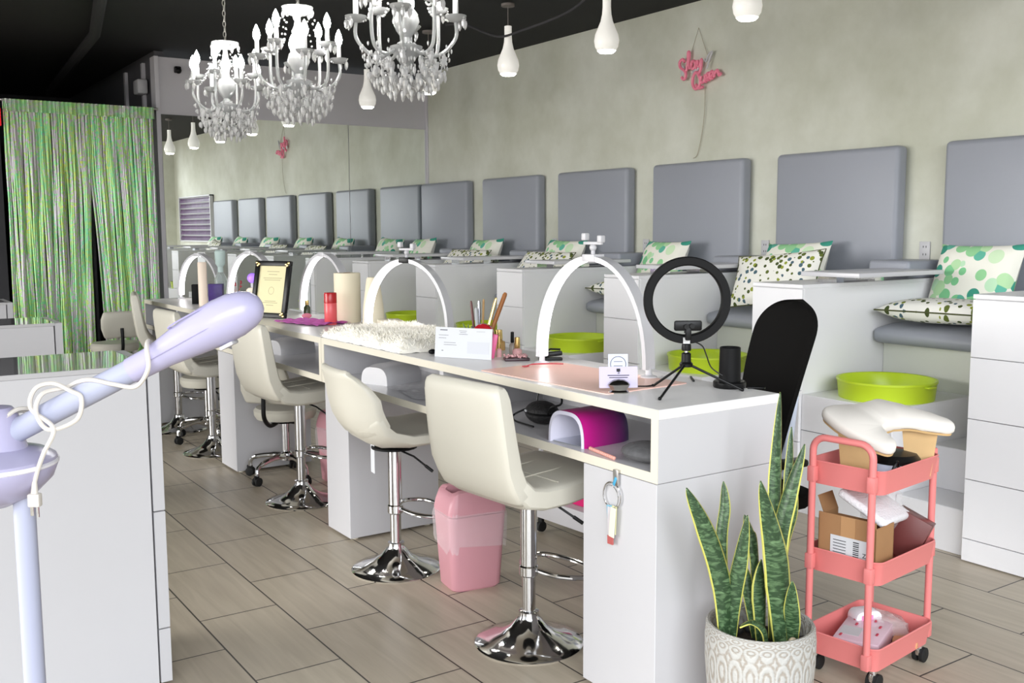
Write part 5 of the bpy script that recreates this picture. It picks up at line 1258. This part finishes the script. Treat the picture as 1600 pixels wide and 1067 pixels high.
o = lump(.13, .18, .07, 8).make('film_bag', mat('clear_poly_rose', (.94, .86, .86), .1, alpha=.4, var=0, bump=.6, bscale=30)); onT(tag(o, 'crumpled clear bag at the right end of the bottom tray', 'bag'), .12, .01, .0735)
o = B().box(-.03, .03, -.04, .04, 0, .02, bevel=.002).make('tan_box', mat('tan_carton', rgb(206, 150, 110), .6)); onT(tag(o, 'small tan box half under the clear bag on the bottom tray', 'box'), .10, -.085, .0735, .3)

# ------------------------------------------------------------------ lavender lamp arm in the left foreground
la = thing('facial_steamer', 'lavender steamer lamp on a pole with a corded arm, in the left foreground', 'steamer', (.263, 2.04, 0), -.593)
B().lathe([(.0195, .02), (.0195, 1.0), (0, 1.0)], 24).lathe([(0, 0), (.03, 0), (.03, .03), (.0195, .05)], 20).make('pole', mat('pale_lavender_metal', rgb(174, 178, 200), .35, var=.01), la)
b = B()
for k in range(5):
    a = 2*PI*k/5+.2; b.tube([(.02*math.cos(a), .02*math.sin(a), .05), (.26*math.cos(a), .26*math.sin(a), .035)], [.018, .013], 10).ball((.26*math.cos(a), .26*math.sin(a), .022), .022, n=12, m=8)
b.make('star_base', LAV, la)
bd = B().lathe([(0, .962), (.03, .964), (.075, .985), (.105, 1.015), (.115, 1.042), (.112, 1.055), (.095, 1.066), (.06, 1.076), (0, 1.08)], 40, T(-.056, -.0, 0)).make('housing', LAV, la)
B().lathe([(.1135, 1.040), (.1165, 1.043), (.1165, 1.047), (.1135, 1.050)], 40, T(-.056, 0, 0)).make('seam_ring', mat('white_gloss_trim', rgb(240, 238, 246), .15), bd)
B().lathe([(.0, 1.06), (.055, 1.07), (.046, 1.10), (.04, 1.14), (.03, 1.152), (0, 1.155)], 28, T(-.045, 0, 0)).make('arm_socket', LAV, la)
A0, A1 = Vector((-.045, 0, 1.088)), Vector((.245, 0, 1.236)); ad = (A1-A0).normalized(); an = Vector((-ad.z, 0, ad.x))
B().tube([A0, A0.lerp(A1, .5), A1], .0225, 20).make('arm', mat('pale_lavender_metal', rgb(205, 208, 226), .35), la)
B().tube([A1-ad*.035, A1-ad*.0345, A1+ad*.012], [.0225, .0245, .0255], 24).make('collar', LAV, la)
prof = [(0, .0255), (.03, .028), (.07, .034), (.11, .0395), (.15, .0425), (.18, .0415), (.205, .036), (.222, .027), (.231, .015), (.234, .004)]
hd = B().tube([A1+ad*(.008+t_)+an*(.004*math.sin(t_*13)) for t_, r_ in prof], [r_ for t_, r_ in prof], 28).make('head', LAV, la)
b = B(); q0 = A1+ad*.12+an*.0378+Vector((0, -.016, 0))
b.tube(spline([q0+ad*(.05*math.cos(a))+Vector((0, -.008*math.sin(a), 0))+an*(.003*math.sin(a)-.0012) for a in [2*PI*k/20 for k in range(20)]], 2, True), .0016, 5, closed=True)
b.make('button_outline', mat('lilac_groove', rgb(168, 162, 200), .5), hd)
b = B(); b.tube([A1+ad*.01+Vector((0, -.0262, 0)), A1+ad*.07+Vector((0, -.034, .001)), A1+ad*.13+Vector((0, -.0412, .002)), A1+ad*.19+Vector((0, -.039, .002))], .0008, 5); b.make('seam', mat('lilac_groove', rgb(168, 162, 200), .5), hd)
B().box(-.014, .014, -.02, .02, -.045, -.037, bevel=.003, M=T(*(A1+ad*.15)) @ R(-.47, 'Y')).make('nozzle_lip', WHITE2, hd)
cd_ = B(); CR = .0042
def wrap(t_, ang, rad): return A0.lerp(A1, t_)+an*(rad*math.cos(ang))+Vector((0, -rad*math.sin(ang), 0))
pts = [wrap(1.03, -1.3, .034), wrap(1.06, -.2, .034), wrap(1.07, .9, .036), wrap(1.03, 1.9, .042), wrap(.90, 2.5, .038), wrap(.80, 1.9, .027), wrap(.70, .9, .0265), wrap(.60, .1, .027), wrap(.5, -.3, .03),
       wrap(.40, .4, .040), wrap(.34, 1.2, .034), wrap(.36, 2.2, .046), wrap(.52, 2.4, .047), wrap(.60, 1.7, .028), wrap(.56, .9, .027), wrap(.46, .0, .046), wrap(.36, .1, .052), wrap(.31, .8, .032), (.082, -.04, 1.12), (.064, -.045, 1.075), (.052, -.046, 1.045), (.0445, -.046, 1.02)]
cd_.tube(spline(pts, 8), CR, 8)
cd_.tube(spline([wrap(-.02, 2.4, .034), wrap(.02, 1.5, .036), wrap(.1, .7, .034), wrap(.16, 0, .034), wrap(.2, -.8, .034), wrap(.16, -1.8, .036)], 6), CR, 8).tube(spline([wrap(.02, 2.4, .034), wrap(.06, 1.5, .036), wrap(.14, .7, .035), wrap(.2, 0, .034), wrap(.24, -.8, .034)], 6), CR, 8)
cdo = cd_.make('power_cord', CORD, la)
B().tube([(.0445, -.046, 1.022), (.043, -.046, 1.0)], [.0045, .0065], 10).box(.032, .054, -.054, -.038, .975, 1.0, bevel=.003).make('plug', CORD, cdo)
B().box(.0345, .0405, -.048, -.0465, .958, .976).box(.047, .0495, -.048, -.0445, .955, .976).make('plug_pins', CHROME, cdo, smooth=0)
